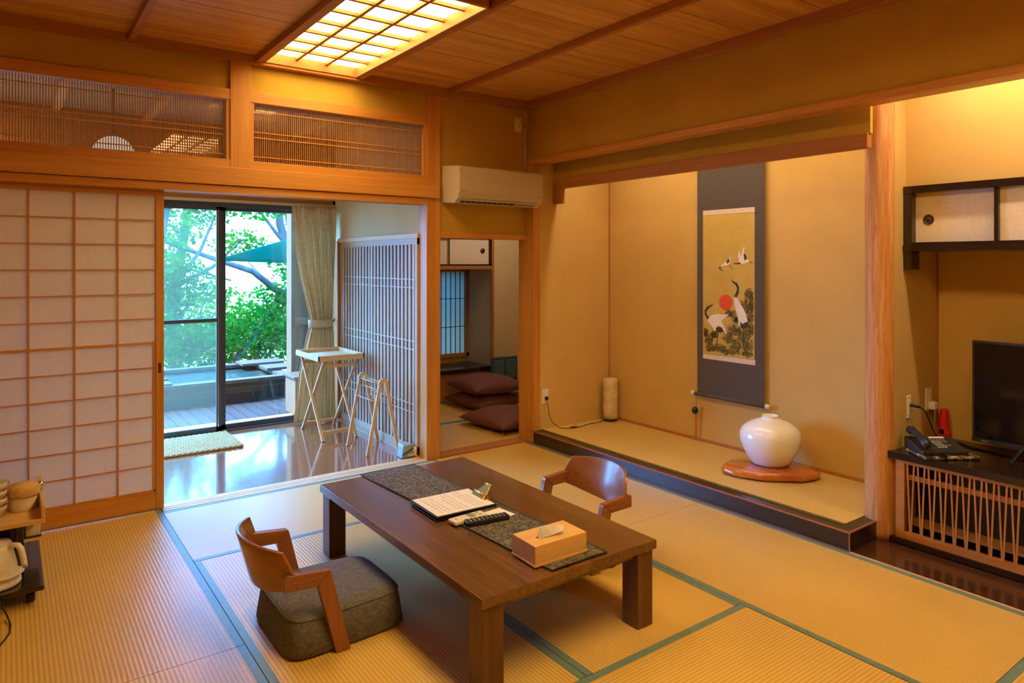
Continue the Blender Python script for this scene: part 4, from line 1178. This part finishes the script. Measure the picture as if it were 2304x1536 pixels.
B().tube([(4.13, 1.60, .478), (4.10, 1.48, .478), (4.06, 1.36, .478), (4.10, 1.22, .478), (4.08, 1.10, .50)], .003, 6).make('cable', M['black'], t)

# ---- telephone on a pad
RT = -math.atan2(1137, 1555)
t = thing('phone_pad', 'patchwork cloth pad under the telephone', 'mat', (3.815, 1.548, .4735), RT)
B().box(-.128, .150, -.092, .085, 0, .016).make('cloth_pad', M['pad'], t, world=False, bevel=.012, seg=3)
t = thing('telephone', 'black push-button desk telephone on the patchwork pad', 'telephone', (3.815, 1.565, .4900), RT)
B().prism([(-.082, .0), (-.082, .022), (.082, .060), (.082, .0)], 'X', -.118, .115).make('base', M['charcoal'], t, world=False, bevel=.008, seg=3)
zf = lambda y: .0225 + (y + .082) / .164 * .038
B().hexa([(-.005, .052, zf(.052) - .001), (.075, .052, zf(.052) - .001), (.075, .066, zf(.066) - .001), (-.005, .066, zf(.066) - .001)] + [(-.005, .052, zf(.052) + .001), (.075, .052, zf(.052) + .001), (.075, .066, zf(.066) + .001), (-.005, .066, zf(.066) + .001)]).make('name_strip', M['paper'], t, world=False)
for i in range(5):
    for j in range(5):
        x, yv = -.012 + j * .0165, -.045 + i * .019
        if j > 2 and i not in (1, 3, 4): continue
        m_ = keyl if j < 3 and i < 4 else M['grey']
        B().hexa([(x - .005, yv - .0045, zf(yv - .0045)), (x + .005, yv - .0045, zf(yv - .0045)), (x + .005, yv + .0045, zf(yv + .0045)), (x - .005, yv + .0045, zf(yv + .0045))] + [(x - .005, yv - .0045, zf(yv - .0045) + .003), (x + .005, yv - .0045, zf(yv - .0045) + .003), (x + .005, yv + .0045, zf(yv + .0045) + .003), (x - .005, yv + .0045, zf(yv + .0045) + .003)]).make('button', m_, t, world=False)
b = B()
def hs(y, z, r1): return (y, z)
hp = []
for k in range(13):
    f = k / 12
    yv = -.098 + .205 * f
    zz = .050 + (yv + .098) / .205 * .042 + .020 * math.sin(f * PI)
    hp.append((-.094 - .006 * math.sin(f * PI) + .012 * f, yv * .92, zz - .004))
b.tube(hp, [.014, .021, .023, .020, .016, .015, .015, .015, .016, .020, .023, .021, .014], 14)
h = b.make('handset', M['charcoal'], t, world=False)
B().tube([(-.055 + .0065 * math.cos(k * .9), -.095 - .045 * math.sin(min(1, k / 90) * PI) + .0, .040 - .026 * math.sin(min(1, k / 90) * PI) - .014 * (k / 90) + .0065 * math.sin(k * .9)) if False else (-.095 + .085 * (k / 110) + .0055 * math.cos(k * 1.25), -.100 - .035 * math.sin(k / 110 * PI), .040 - .034 * math.sin(k / 110 * PI * .75) + .0055 * math.sin(k * 1.25)) for k in range(111)], .0016, 5).make('coiled_cord', M['black'], t, world=False)
B().tube([(3.892, 1.724, .688), (3.90, 1.695, .686), (3.915, 1.682, .680)], [.008, .008, .005], 8).make('cord_plug', M['black'], t)
B().tube([(3.915, 1.682, .680), (3.95, 1.672, .655), (3.98, 1.665, .60), (4.00, 1.655, .55), (4.02, 1.645, .52), (4.02, 1.62, .50)], .0035, 6).make('line_cord', M['black'], t)
B().tube([(3.885, 1.727, .625), (3.888, 1.722, .56), (3.89, 1.715, .50), (3.88, 1.69, .478)], .0018, 5).make('line_cord', M['grey'], t)
t = thing('adapter_plug', 'white adapter plug with grey cord in the corner outlet', 'plug', (4.13, 1.72, .67))
B().box(4.105, 4.150, 1.690, 1.727, .640, .682).make('plug_body', M['white'], t, bevel=.006, seg=3)
B().tube([(4.115, 1.695, .64), (4.09, 1.685, .60), (4.075, 1.68, .54), (4.085, 1.67, .48)], .003, 6).make('cable', M['grey'], t)
t = thing('flashlight', 'red emergency flashlight standing in its wall holder in the niche corner', 'flashlight', (4.195, 1.68, .474))
b = B().lathe([(0, .0), (.034, .0), (.034, .036), (.030, .042), (.027, .06), (.023, .13), (.021, .155), (.016, .165), (0, .166)], (4.195, 1.68, .4738), 24); b.make('body', M['red'], t)
B().box(4.155, 4.166, 1.666, 1.690, .505, .530).make('switch', M['black'], t, bevel=.003)
B().tube([(4.165, 1.70, .492), (4.158, 1.675, .492), (4.17, 1.652, .492)], .007, 8).make('holder_clip', M['red'], t)

# ---- wall shelf cabinet
t = thing('wall_cabinet', 'black framed wall cabinet with cream sliding doors above the television', 'cabinet', (4.0, .9, 1.41))
B().box(3.832, XB - .002, -.95, 1.733, 1.812, 1.850).make('top_board', M['darkY'], t, bevel=.002)
B().box(3.826, XB - .002, -.95, 1.733, 1.508, 1.540).make('bottom_board', M['darkY'], t, bevel=.002)
B().box(3.835, 3.925, 1.692, 1.733, 1.412, 1.812).make('end_post', M['darkZ'], t, bevel=.002)
B().box(3.835, 3.875, -.95, 1.692, 1.54, 1.5545).make('lower_track', M['darkY'], t)
B().box(3.838, 3.870, 1.300, 1.318, 1.553, 1.812).make('divider', M['darkZ'], t)
dd = B().box(3.882, 3.898, 1.25, 1.692, 1.552, 1.812).make('door', M['fusuma'], t)
b = B().lathe([(0, 0), (.026, 0), (.027, .003), (.023, .004), (.021, .0015), (.012, .0015), (.010, .003), (0, .003)], n=28)
b.v = [(3.8818 - v[2], 1.628 + v[0], 1.673 + v[1]) for v in b.v]
b.make('finger_pull', M['bronze'], dd)
B().box(3.862, 3.878, .80, 1.302, 1.553, 1.812).make('door', M['fusuma'], t)
B().box(3.93, XB - .002, -.95, 1.733, 1.54, 1.812).make('inner_box', M['darkY'], t)

# ---- tea cart at the paper door
KX1 = .128
t = thing('tea_cart', 'dark wooden tea cart on casters before the paper door', 'cart', (-.1, 3.85, 0))
B().box(-.42, KX1, 3.535, 4.14, .062, .080).make('bottom_board', M['darkX'], t, bevel=.003)
for (x, y) in ((.082, 3.60), (.082, 4.08), (-.37, 3.60), (-.37, 4.08)):
    b = B().lathe([(0, -.012), (.020, -.012), (.024, -.008), (.024, .008), (.020, .012), (0, .012)], n=18)
    b.v = [(x + v[2] * 1.3, y + v[0], .0255 + v[1]) for v in b.v]
    cst = b.make('caster', M['black'], t)
    B().box(x - .014, x + .014, y - .012, y + .012, .045, .062).make('caster_plate', M['charcoal'], cst)
B().box(-.40, .055, 3.78, 4.12, .080, .306).make('drawer_box', M['darkX'], t, bevel=.003)
B().box(-.38, .005, 3.772, 3.782, .10, .27).make('drawer_front', M['lacquer'], t, bevel=.002)
B().box(.012, .022, 3.768, 3.783, .09, .285).make('light_edge', M['brownZ'], t)
B().box(.030, .060, 3.70, 3.79, .080, .306).make('side_post', M['darkZ'], t, bevel=.003)
B().box(-.42, .10, 3.68, 4.13, .306, .320).make('top_board', M['darkX'], t, bevel=.002)
B().box(.065, .122, 3.80, 4.10, .215, .304).make('side_bin', M['fusuma'], t, bevel=.003)
B().box(.060, .126, 3.79, 4.11, .208, .216).make('side_shelf', M['darkX'], t)
t = thing('tea_tray', 'yellow wooden tray with raised rim on top of the tea cart', 'tray', (-.1, 3.86, .3205))
B().box(-.45, .132, 3.62, 4.13, .3205, .3285).make('tray_floor', M['box_wood'], t, bevel=.002)
B().box(-.45, .132, 3.615, 3.63, .3205, .340).box(.120, .134, 3.62, 4.13, .3205, .395).make('rim', M['box_wood'], t, bevel=.002)
t = thing('tea_canister', 'cream canister with woven bamboo lid on the tray', 'canister', (.060, 3.86, .3290))
b = B().lathe([(0, 0), (.056, 0), (.057, .004), (.057, .060), (0, .060)], (.060, 3.86, .3290), 28); b.make('body', M['fusuma'], t)
ld = B().lathe([(.0, .060), (.060, .060), (.061, .066), (.061, .098), (.055, .110), (.0, .112)], (.060, 3.86, .3290), 28).make('lid', M['box_wood'], t)
for k in range(14):
    a = k / 14 * 2 * PI
    pts = [(.060 + .0625 * math.cos(a + q * .09), 3.86 + .0625 * math.sin(a + q * .09), .3290 + .064 + q * .0062) for q in range(7)]
    B().tube(pts, .003, 5).make('woven_strip', M['rope'], ld)
t = thing('small_bell', 'small steel tap-like knob beside the bamboo lid', 'knob', (.118, 3.90, .3955))
b = B().lathe([(0, 0), (.008, 0), (.006, .010), (.014, .018), (.016, .030), (.010, .040), (0, .043)], (.126, 3.88, .3945), 16); b.make('knob', M['steel'], t)
cupw = plain('tea_cup_glaze', (.80, .70, .54), .3)
for i in range(4):
    lab = ['clear wrapped tea cup at the bottom of the stack on the tray', 'clear wrapped tea cup second from the bottom of its stack', 'clear wrapped tea cup third from the bottom of its stack', 'clear wrapped tea cup on top of the stack on the tray'][i]
    z = .3292 + i * .034
    t = thing('tea_cup', lab, 'cup', (-.045, 3.80, z), 0, 'wrapped tea cups on the tray')
    B().lathe([(0, .002), (.026, .002), (.028, .004), (.043, .030), (.047, .048), (.045, .048), (.041, .031), (.026, .008), (0, .007)], (-.045, 3.80, z), 24).make('bowl', cupw, t)
    wv = lambda a, zz, i=i: 1 + .035 * math.sin(9 * a + i) + .025 * math.sin(17 * a + 60 * zz)
    B().lathe([(.034, .001), (.047, .016), (.053, .032), (.054, .046), (.042, .051)], (-.045, 3.80, z), 40, 1, 1, wv).make('plastic_wrap', M['clear'], t)
for i in range(4):
    lab = ['wrapped cup at the bottom of the partly hidden stack', 'wrapped cup second from the bottom of the partly hidden stack', 'wrapped cup third from the bottom of the partly hidden stack', 'wrapped cup topmost of the partly hidden stack'][i]
    dup(bpy.data.objects['tea_cup'], (-.150, 3.80, .3292 + i * .034), .7, lab)

# ---- kettle
KC = (-.040, 3.66)
t = thing('electric_kettle', 'cream electric kettle on the bottom board of the tea cart', 'kettle', (KC[0], KC[1], .0805))
B().lathe([(0, 0), (.088, 0), (.092, .006), (.090, .022), (.076, .026), (0, .026)], (KC[0], KC[1], .0805), 36).make('power_base', M['white'], t)
kb = B().lathe([(0, .028), (.080, .028), (.082, .034), (.074, .09), (.062, .150), (.058, .172), (0, .174)], (KC[0], KC[1], .0805), 40).make('body', M['white'], t)
B().lathe([(.0, .172), (.054, .172), (.052, .182), (.018, .187), (.014, .192), (0, .193)], (KC[0], KC[1], .0805), 32).make('lid', M['white'], t)
hx, hy = .80, -.60
hpath = [(.055, .160), (.078, .172), (.098, .170), (.110, .155), (.118, .125), (.124, .095), (.127, .078)]
B().tube([(KC[0] + r * hx, KC[1] + r * hy, .0805 + z) for r, z in hpath], [.010, .0115, .012, .012, .0115, .011, .010], 12).make('handle', M['white'], t)
B().box(KC[0] + .127 * hx - .006, KC[0] + .127 * hx + .006, KC[1] + .127 * hy - .0115, KC[1] + .127 * hy - .0085, .0805 + .083, .0805 + .090).make('handle_mark', M['grey'], t)
B().lathe([(.062, .040), (.074, .043), (.084, .048), (.066, .052)], (KC[0] + .018, KC[1] - .012, .0805), 24).make('base_flare', M['white'], t)
t = thing('kettle_cord', 'black kettle cord looping onto the mat before the tea cart', 'cord', (-.02, 3.4, .0))
B().tube([(-.09, 3.58, .087), (-.06, 3.535, .09), (-.03, 3.515, .075), (.0, 3.47, .02), (.012, 3.40, .0045), (.008, 3.33, .0042), (-.02, 3.25, .0042), (-.07, 3.17, .0042), (-.15, 3.12, .0042)], .0035, 7).make('cable', M['black'], t)

# ================================================================== VERANDA OBJECTS
# ---- curtain
t = thing('curtain', 'beige woven curtain tied back beside the glass doors', 'curtain', (2.27, 6.12, .02))
vs = []; fs = []
NZ, NS = 60, 150
zs = np.linspace(.018, 1.955, NZ)
def cx(z):
    kz = [0, .45, .80, .895, 1.0, 1.30, 1.65, 1.955]
    l = [2.055, 2.11, 2.185, 2.210, 2.190, 2.110, 2.062, 2.042]
    r = [2.445, 2.44, 2.425, 2.405, 2.410, 2.440, 2.448, 2.450]
    return float(np.interp(z, kz, l)), float(np.interp(z, kz, r))
for z in zs:
    l, r = cx(z)
    pinch = (r - l) / .40
    for j in range(NS):
        f = j / (NS - 1)
        ph = f * 2 * PI * 11
        amp = .015 * (1 if z < 1.80 else .55) * (1.2 - .35 * pinch)
        y = 6.105 + amp * math.sin(ph + .25 * math.sin(z * 5)) + .010 * math.sin(f * 17 + z * 3)
        vs.append((l + (r - l) * f + .004 * math.sin(ph * .5 + z * 6), y, z))
for i in range(NZ - 1):
    for j in range(NS - 1):
        a = i * NS + j
        fs.append((a, a + 1, a + NS + 1, a + NS))
o = B().add(vs, fs, True).make('curtain_cloth', M['curtain'], t, fix=False)
md = o.modifiers.new('thick', 'SOLIDIFY'); md.thickness = .002
ring = [(2.307 + .112 * math.cos(a), 6.105 + .052 * math.sin(a)) for a in np.linspace(0, 2 * PI, 40)[:-1]]
b = B(); n = len(ring)
b.add([(x, y, .862) for x, y in ring] + [(x * 1, y, .932) for x, y in ring], [(i, (i + 1) % n, n + (i + 1) % n, n + i) for i in range(n)], True)
o = b.make('tieback', M['curtain'], t); md = o.modifiers.new('thick', 'SOLIDIFY'); md.thickness = .004; md.offset = 1
B().tube([(2.425, 6.12, .90), (2.445, 6.14, .905), (2.452, 6.15, .93)], .006, 7).make('tieback_hook', M['black'], t)
B().tube([(2.00, 6.14, 1.962), (2.455, 6.14, 1.962)], .007, 8).make('curtain_rail', M['paleX'], t)

# ---- tray table
t = thing('tray_table', 'folding light wood tray table standing by the curtain', 'table', (2.21, 5.67, 0))
x0, x1, y0, y1 = 2.02, 2.415, 5.40, 5.95
RW = M['rubberwood']
B().box(x0 + .008, x1 - .008, y0 + .008, y1 - .008, .652, .660).make('tray_floor', M['paleX'], t)
B().box(x0, x1, y0, y0 + .012, .648, .692).box(x0, x1, y1 - .012, y1, .648, .692).box(x0, x0 + .012, y0, y1, .648, .692).box(x1 - .012, x1, y0, y1, .648, .692).make('tray_rim', M['paleX'], t, bevel=.002)
for x, dx in ((2.062, 0), (2.345, 0)):
    B().bar((x, 5.915, .648), (x, 5.405, .002), .018, .024, up=(1, 0, 0)).make('leg', RW, t, bevel=.002)
    B().bar((x + .02, 5.435, .648), (x + .02, 5.945, .002), .018, .024, up=(1, 0, 0)).make('leg', RW, t, bevel=.002)
for y, z, dx in ((5.452, .060, 0), (5.905, .055, .02), (5.475, .596, .02), (5.872, .593, 0)):
    B().box(2.07 + dx, 2.338 + dx, y - .007, y + .007, z - .014, z + .014).make('cross_bar', M['paleX'], t, bevel=.0015)

# ---- towel rack
t = thing('towel_rack', 'small folding light wood towel rack before the lattice doors', 'rack', (2.30, 4.98, 0))
for y in (5.17, 4.80):
    pts = []
    xa, xb, top = 2.172, 2.428, .575
    xm = (xa + xb) / 2
    for s_ in (-1, 1):
        foot = xa if s_ < 0 else xb
        B().bar((foot, y, .002), (xm + s_ * .024, y, top - .042), .026, .016, up=(0, 1, 0)).make('leg', RW, t, bevel=.002)
    arc = [(xm + r_ * math.cos(a), top - .045 + r_ * math.sin(a)) for r_, rng_ in ((.042, np.linspace(PI + .1, -.1, 14)), (.016, np.linspace(-.1, PI + .1, 10))) for a in rng_]
    B().prism(arc, 'Y', y - .0085, y + .0085).make('rounded_top', M['paleX'], t, bevel=.002)
for (x, z) in ((2.278, .528), (2.322, .528), (2.248, .395), (2.352, .395), (2.300, .470)):
    B().tube([(x, 4.80, z), (x, 5.17, z)], .0045, 8).make('rail', M['slatY'], t)

# ---- door mat: rows of braided rope
t = thing('door_mat', 'braided straw door mat before the glass doors', 'mat', (.95, 5.9, 0))
B().box(.30, 1.50, 5.635, 6.165, .001, .010).make('mat_base', M['rope'], t, bevel=.004)
y = 5.645
k = 0
while y < 6.165:
    b = B()
    for s_ in (0, 1):
        pts = [(x, y + .010 * math.sin(x * 78 + s_ * PI + k * 1.1), .012 + .004 * math.cos(x * 78 + s_ * PI + k * 1.1)) for x in np.arange(.30, 1.502, .0135)]
        b.tube(pts, .0095, 5)
    b.make('braid', M['rope'], t, fix=False)
    y += .0345; k += 1

# ---- small box and cups by the post
t = thing('plastic_caddy', 'pale blue-grey plastic caddy with black strap by the square post', 'box', (2.405, 4.635, 0))
B().prism([(-.055, 0), (.055, 0), (.045, .085), (.035, .100), (-.035, .100), (-.045, .085)], 'Y', -.045, .045).make('body', M['blueplastic'], t, world=False, bevel=.010, seg=3)
B().tube([(-.052, -.047, .030), (-.010, -.050, .045), (.030, -.049, .066), (.044, -.03, .082)], .005, 7).make('strap', M['black'], t, world=False)
B().box(-.005, .045, -.0475, -.045, .014, .026).make('label_strip', M['white'], t, world=False)
for (x, y, lab) in ((2.435, 4.765, 'white plastic cup behind the blue-grey caddy'), (2.468, 4.605, 'white plastic cup between the caddy and the square post')):
    t = thing('plastic_cup', lab, 'cup', (x, y, 0), 0, 'white cups by the square post')
    B().lathe([(0, .001), (.018, .001), (.020, .004), (.025, .075), (.023, .075), (.018, .006), (0, .005)], (x, y, .0008), 20).make('cup_wall', M['white'], t)

# ---- globe lamp of the veranda, seen through the transom
t = thing('globe_lamp', 'white globe pendant in the veranda seen through the slatted transom', 'lamp', (.58, 5.35, 2.2))
B().lathe([(0.001, -.13)] + [(.13 * math.cos(a), .13 * math.sin(a)) for a in np.linspace(-1.45, 1.45, 16)] + [(.001, .13)], (.58, 5.35, 2.17), 28).make('globe', M['globe'], t)
B().tube([(.58, 5.35, 2.29), (.58, 5.35, 2.62)], .008, 8).make('stem', M['bronze'], t)

# ================================================================== OUTSIDE
struct('ground', B().box(-30, 40, 7.2, 60, -1.6, -1.1), M['ground'], 'bright ground below the deck')
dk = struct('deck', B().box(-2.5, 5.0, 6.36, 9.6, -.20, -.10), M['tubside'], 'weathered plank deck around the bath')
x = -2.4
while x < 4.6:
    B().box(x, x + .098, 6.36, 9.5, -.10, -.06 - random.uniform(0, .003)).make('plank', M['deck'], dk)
    x += .105
t = thing('bath_tub', 'sunken wooden outdoor bath filled with water on the deck', 'bath', (1.2, 8.3, -.06))
bx0, bx1, by0, by1, bz = -.4, 2.60, 7.70, 8.98, .195
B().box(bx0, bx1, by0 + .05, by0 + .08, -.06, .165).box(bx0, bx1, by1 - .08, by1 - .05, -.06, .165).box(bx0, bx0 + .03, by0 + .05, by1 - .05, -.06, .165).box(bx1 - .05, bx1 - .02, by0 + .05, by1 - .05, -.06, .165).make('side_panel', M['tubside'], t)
for (xa, xb, ya, yb) in ((bx0, bx1, by0, by0 + .12), (bx0, bx1, by1 - .12, by1), (bx0, bx0 + .12, by0 + .12, by1 - .12), (bx1 - .12, bx1, by0 + .12, by1 - .12)):
    B().box(xa, xb, ya, yb, .155, bz).make('rim_board', M['tubwood'], t, bevel=.004)
B().box(bx0, bx1, by0 + .035, by0 + .05, .092, .108).make('ledge_strip', M['tubwood'], t)
B().box(bx0 + .1, bx1 - .1, by0 + .08, by1 - .08, -.05, .135).make('bath_water', M['water'], t)
for (xa, xb, ya, yb, z, lab) in ((2.28, 2.78, 8.60, 8.92, .20, 'white board across the far corner of the bath'), (2.42, 2.80, 8.10, 8.42, .20, 'white board on the near side of the bath rim corner')):
    t = thing('lid_board', lab, 'board', ((xa + xb) / 2, (ya + yb) / 2, z), 0, 'bath lid boards')
    B().box(xa, xb, ya, yb, z, z + .03).make('board', M['tubwood'], t, bevel=.004)
t = thing('equipment_box', 'pale grey outdoor box beside the bath and the curtain', 'box', (2.42, 6.85, -.06))
B().box(2.29, 2.55, 6.75, 7.05, -.06, .30).make('body', M['plaster_out'], t, bevel=.006)
B().box(2.27, 2.57, 6.73, 7.07, .30, .325).make('lid', M['tubwood'], t, bevel=.004)
t = thing('tub_cover', 'slatted wooden bath cover laid over the tub end by the paper door', 'cover', (1.1, 8.3, .196))
for k in range(5):
    B().box(.78 + k * .118, .89 + k * .118, 7.72, 8.96, .196, .216).make('plank', M['tubwood'], t, bevel=.003)
for y in (7.95, 8.7):
    B().box(.78, 1.36, y - .03, y + .03, .217, .240).make('batten', M['tubwood'], t, bevel=.003)
struct('wall_outside', B().box(2.385, 3.6, 7.15, 7.30, -.1, 3.0), M['plaster_out'], 'outer wing wall of the house')

# shade sail on a pole
t = thing('shade_sail', 'teal shade sail stretched over the garden behind the bath', 'canopy', (3.9, 10.2, 1.6))
A_, B_, C_, D_ = Vector((2.05, 9.05, 1.47)), Vector((4.3, 9.2, 2.15)), Vector((5.2, 11.0, 1.72)), Vector((3.3, 10.4, 1.44))
vs = []; fs = []
n = 12
for i in range(n + 1):
    for j in range(n + 1):
        u, v = i / n, j / n
        p = A_ * (1 - u) * (1 - v) + B_ * u * (1 - v) + C_ * u * v + D_ * (1 - u) * v
        p = p - Vector((0, 0, .16 * math.sin(u * PI) * math.sin(v * PI)))
        vs.append(tuple(p))
for i in range(n):
    for j in range(n):
        a = i * (n + 1) + j
        fs.append((a, a + 1, a + n + 2, a + n + 1))
o = B().add(vs, fs, True).make('sail_cloth', M['teal'], t, fix=False)
md = o.modifiers.new('thick', 'SOLIDIFY'); md.thickness = .004
B().tube([(5.2, 11.0, -1.1), (5.2, 11.0, 1.75)], .03, 10).make('pole', M['steel'], t)

# trees
def leaves(centers, n, size, seed, droop=.3):
    r = np.random.default_rng(seed)
    c = np.array([q[:3] for q in centers]); rad = np.array([q[3:6] for q in centers])
    wgt = rad.prod(axis=1) ** .7; wgt = wgt / wgt.sum()
    idx = r.choice(len(c), n, p=wgt)
    d = r.normal(size=(n, 3)); d /= np.linalg.norm(d, axis=1)[:, None]
    p = c[idx] + d * (r.random(n)[:, None] ** .45) * rad[idx]
    s = size * r.uniform(.6, 1.25, n)[:, None]
    a = r.normal(size=(n, 3)); a[:, 2] *= .55; a[:, 2] -= droop; a /= np.linalg.norm(a, axis=1)[:, None]
    b_ = np.cross(a, r.normal(size=(n, 3))); b_ /= np.linalg.norm(b_, axis=1)[:, None]
    v = np.stack([p - a * s * .5, p + b_ * s * .30, p + a * s * .6, p - b_ * s * .30], axis=1).reshape(-1, 3)
    f = np.arange(n * 4).reshape(-1, 4)
    return v, f
def tree(name, label, base, limbs, clumps, n, size, leafm, seed, group='trees and shrubs beyond the bath'):
    t = thing(name, label, 'tree', base, 0, group)
    b = B().tube(*limbs[0], 9)
    b.make('trunk', M['bark'], t)
    for l in limbs[1:]:
        B().tube(l[0], l[1], 7).make('branch', M['bark'], t)
    v, f = leaves(clumps, n, size, seed)
    v = v - np.array(base)
    me = bpy.data.meshes.new('foliage'); me.from_pydata(v.tolist(), [], f.tolist()); me.materials.append(leafm)
    o = bpy.data.objects.new('foliage', me); COL.objects.link(o); o.parent = t; o['kind'] = 'stuff'
    return t
G = -1.1
tree('maple_tree', 'large leaning maple with grey forked trunk behind the bath', (4.15, 10.7, G),
     [([(4.15, 10.7, G), (4.02, 10.7, .0), (3.85, 10.65, .7), (3.62, 10.6, 1.25), (3.58, 10.6, 1.8), (3.45, 10.6, 2.6), (3.2, 10.6, 3.6)], [.15, .13, .12, .11, .09, .08, .05]),
      ([(3.62, 10.6, 1.25), (3.8, 10.6, 1.8), (4.05, 10.6, 2.5), (4.2, 10.5, 3.3)], [.07, .06, .05, .03]),
      ([(3.80, 10.65, .75), (3.45, 10.4, .95), (3.2, 10.3, 1.05), (2.85, 10.2, 1.32), (2.3, 10.1, 1.50), (1.6, 10.1, 1.75)], [.07, .06, .05, .045, .035, .02]),
      ([(3.3, 10.35, 1.0), (2.95, 10.2, .55), (2.6, 10.1, .1), (2.2, 10.0, -.4)], [.05, .05, .05, .05]),
      ([(3.85, 10.65, .7), (4.1, 10.6, 1.1), (4.3, 10.6, 1.6)], [.06, .05, .03]),
      ([(3.3, 10.6, 2.9), (2.7, 10.4, 3.0), (2.1, 10.2, 3.1)], [.04, .03, .02])],
     [(3.0, 10.2, 2.45, .75, .5, .35), (3.9, 10.3, 2.3, .5, .5, .4), (2.2, 10.1, 2.9, .7, .5, .4), (3.6, 10.2, 3.1, 1.2, .7, .6), (4.2, 10.3, 1.5, .4, .4, .5), (3.3, 10.2, .85, .7, .4, .3), (2.75, 10.1, .65, .5, .4, .25), (3.8, 10.2, .35, .6, .4, .35), (2.4, 10.0, .35, .5, .35, .3)],
     8000, .080, M['leaf1'], 1)
tree('maple_tree', 'slender bright green maple behind the paper door edge', (1.1, 9.9, G),
     [([(1.1, 9.9, G), (1.3, 9.9, .2), (1.55, 9.95, 1.2), (1.7, 10.0, 2.2), (1.8, 10.0, 3.2)], [.07, .06, .05, .04, .03]),
      ([(1.4, 9.9, .6), (1.8, 10.0, 1.15), (2.1, 10.0, 1.6), (2.3, 10.0, 2.1)], [.035, .03, .025, .015]),
      ([(1.3, 9.9, .2), (1.6, 9.9, .45), (1.95, 9.9, .9)], [.03, .025, .015]),
      ([(1.6, 9.95, 1.4), (2.0, 10.0, 1.35), (2.5, 10.0, 1.2)], [.02, .018, .012])],
     [(1.5, 9.9, 1.5, .5, .35, .45), (1.9, 9.9, 1.15, .45, .3, .35), (1.5, 9.9, 2.4, .5, .4, .35), (1.5, 9.9, .85, .5, .35, .4), (2.2, 10, 2.2, .4, .3, .3), (1.9, 9.9, .4, .45, .3, .25)],
     6500, .062, M['leaf3'], 2)
tree('evergreen_shrub', 'dark evergreen shrub just behind the far rim of the bath', (3.1, 10.9, G),
     [([(3.1, 10.9, G), (3.1, 10.9, .2), (3.2, 10.9, .9)], [.06, .05, .02]), ([(3.1, 10.9, -.2), (2.6, 10.8, .5)], [.03, .015]), ([(3.1, 10.9, -.2), (3.7, 10.8, .6)], [.03, .015])],
     [(3.0, 10.8, .35, 1.0, .5, .45), (3.9, 10.9, .5, .7, .5, .6), (2.2, 10.7, .15, .6, .4, .4), (4.2, 11.0, 1.0, .5, .4, .5)], 4200, .085, M['leaf2'], 3)
tree('evergreen_shrub', 'loose shrub with thin bare twigs beyond the slender maple', (1.6, 11.2, G),
     [([(1.6, 11.2, G), (1.7, 11.2, .1), (1.9, 11.2, 1.1)], [.05, .04, .015]), ([(1.65, 11.2, -.2), (1.2, 11.1, .7), (1.0, 11.1, 1.2)], [.03, .02, .01]), ([(1.7, 11.2, .0), (2.3, 11.1, .6), (2.5, 11.1, 1.2)], [.03, .02, .01])],
     [(1.6, 11.1, .35, .8, .4, .4), (2.4, 11.2, .5, .5, .4, .5), (1.2, 11.1, 1.0, .5, .4, .4)], 3000, .07, M['leaf3'], 4)
k = 0
for (x, y, h_, lm, lab) in ((.2, 13.5, 5.5, 'leaf3', 'pale tall tree standing furthest toward the paper door'), (2.6, 14.2, 6.0, 'leaf3', 'pale tall tree in the middle of the far row'), (4.6, 13.6, 6.0, 'leaf1', 'bright tall tree of the far row behind the forked maple'), (6.6, 13.0, 5.5, 'leaf2', 'dark tall tree at the end of the far row behind the outer wall'), (-2.2, 13.0, 5.5, 'leaf2', 'dark tall tree of the far row hidden by the paper door')):
    r_ = random.Random(20 + k)
    tree('garden_tree', lab, (x, y, G),
         [([(x, y, G), (x + r_.uniform(-.2, .2), y, .6), (x + r_.uniform(-.4, .4), y, 2.2), (x + r_.uniform(-.5, .5), y, h_ - 1)], [.13, .11, .08, .03])]
         + [([(x + r_.uniform(-.1, .1), y, z_), (x + dx * .5, y - .2, z_ + .35), (x + dx, y - .3, z_ + .9)], [.05, .035, .015]) for z_, dx in ((.6, -1.0), (1.0, 1.1), (1.7, -.9), (2.3, .9))],
         [(x + r_.uniform(-1.3, 1.3), y + r_.uniform(-.6, .4), z_, r_.uniform(.45, .8), .5, r_.uniform(.25, .45)) for z_ in np.linspace(-.2, h_ - 1.2, 16)], 6500, .105, M[lm], 30 + k)
    k += 1
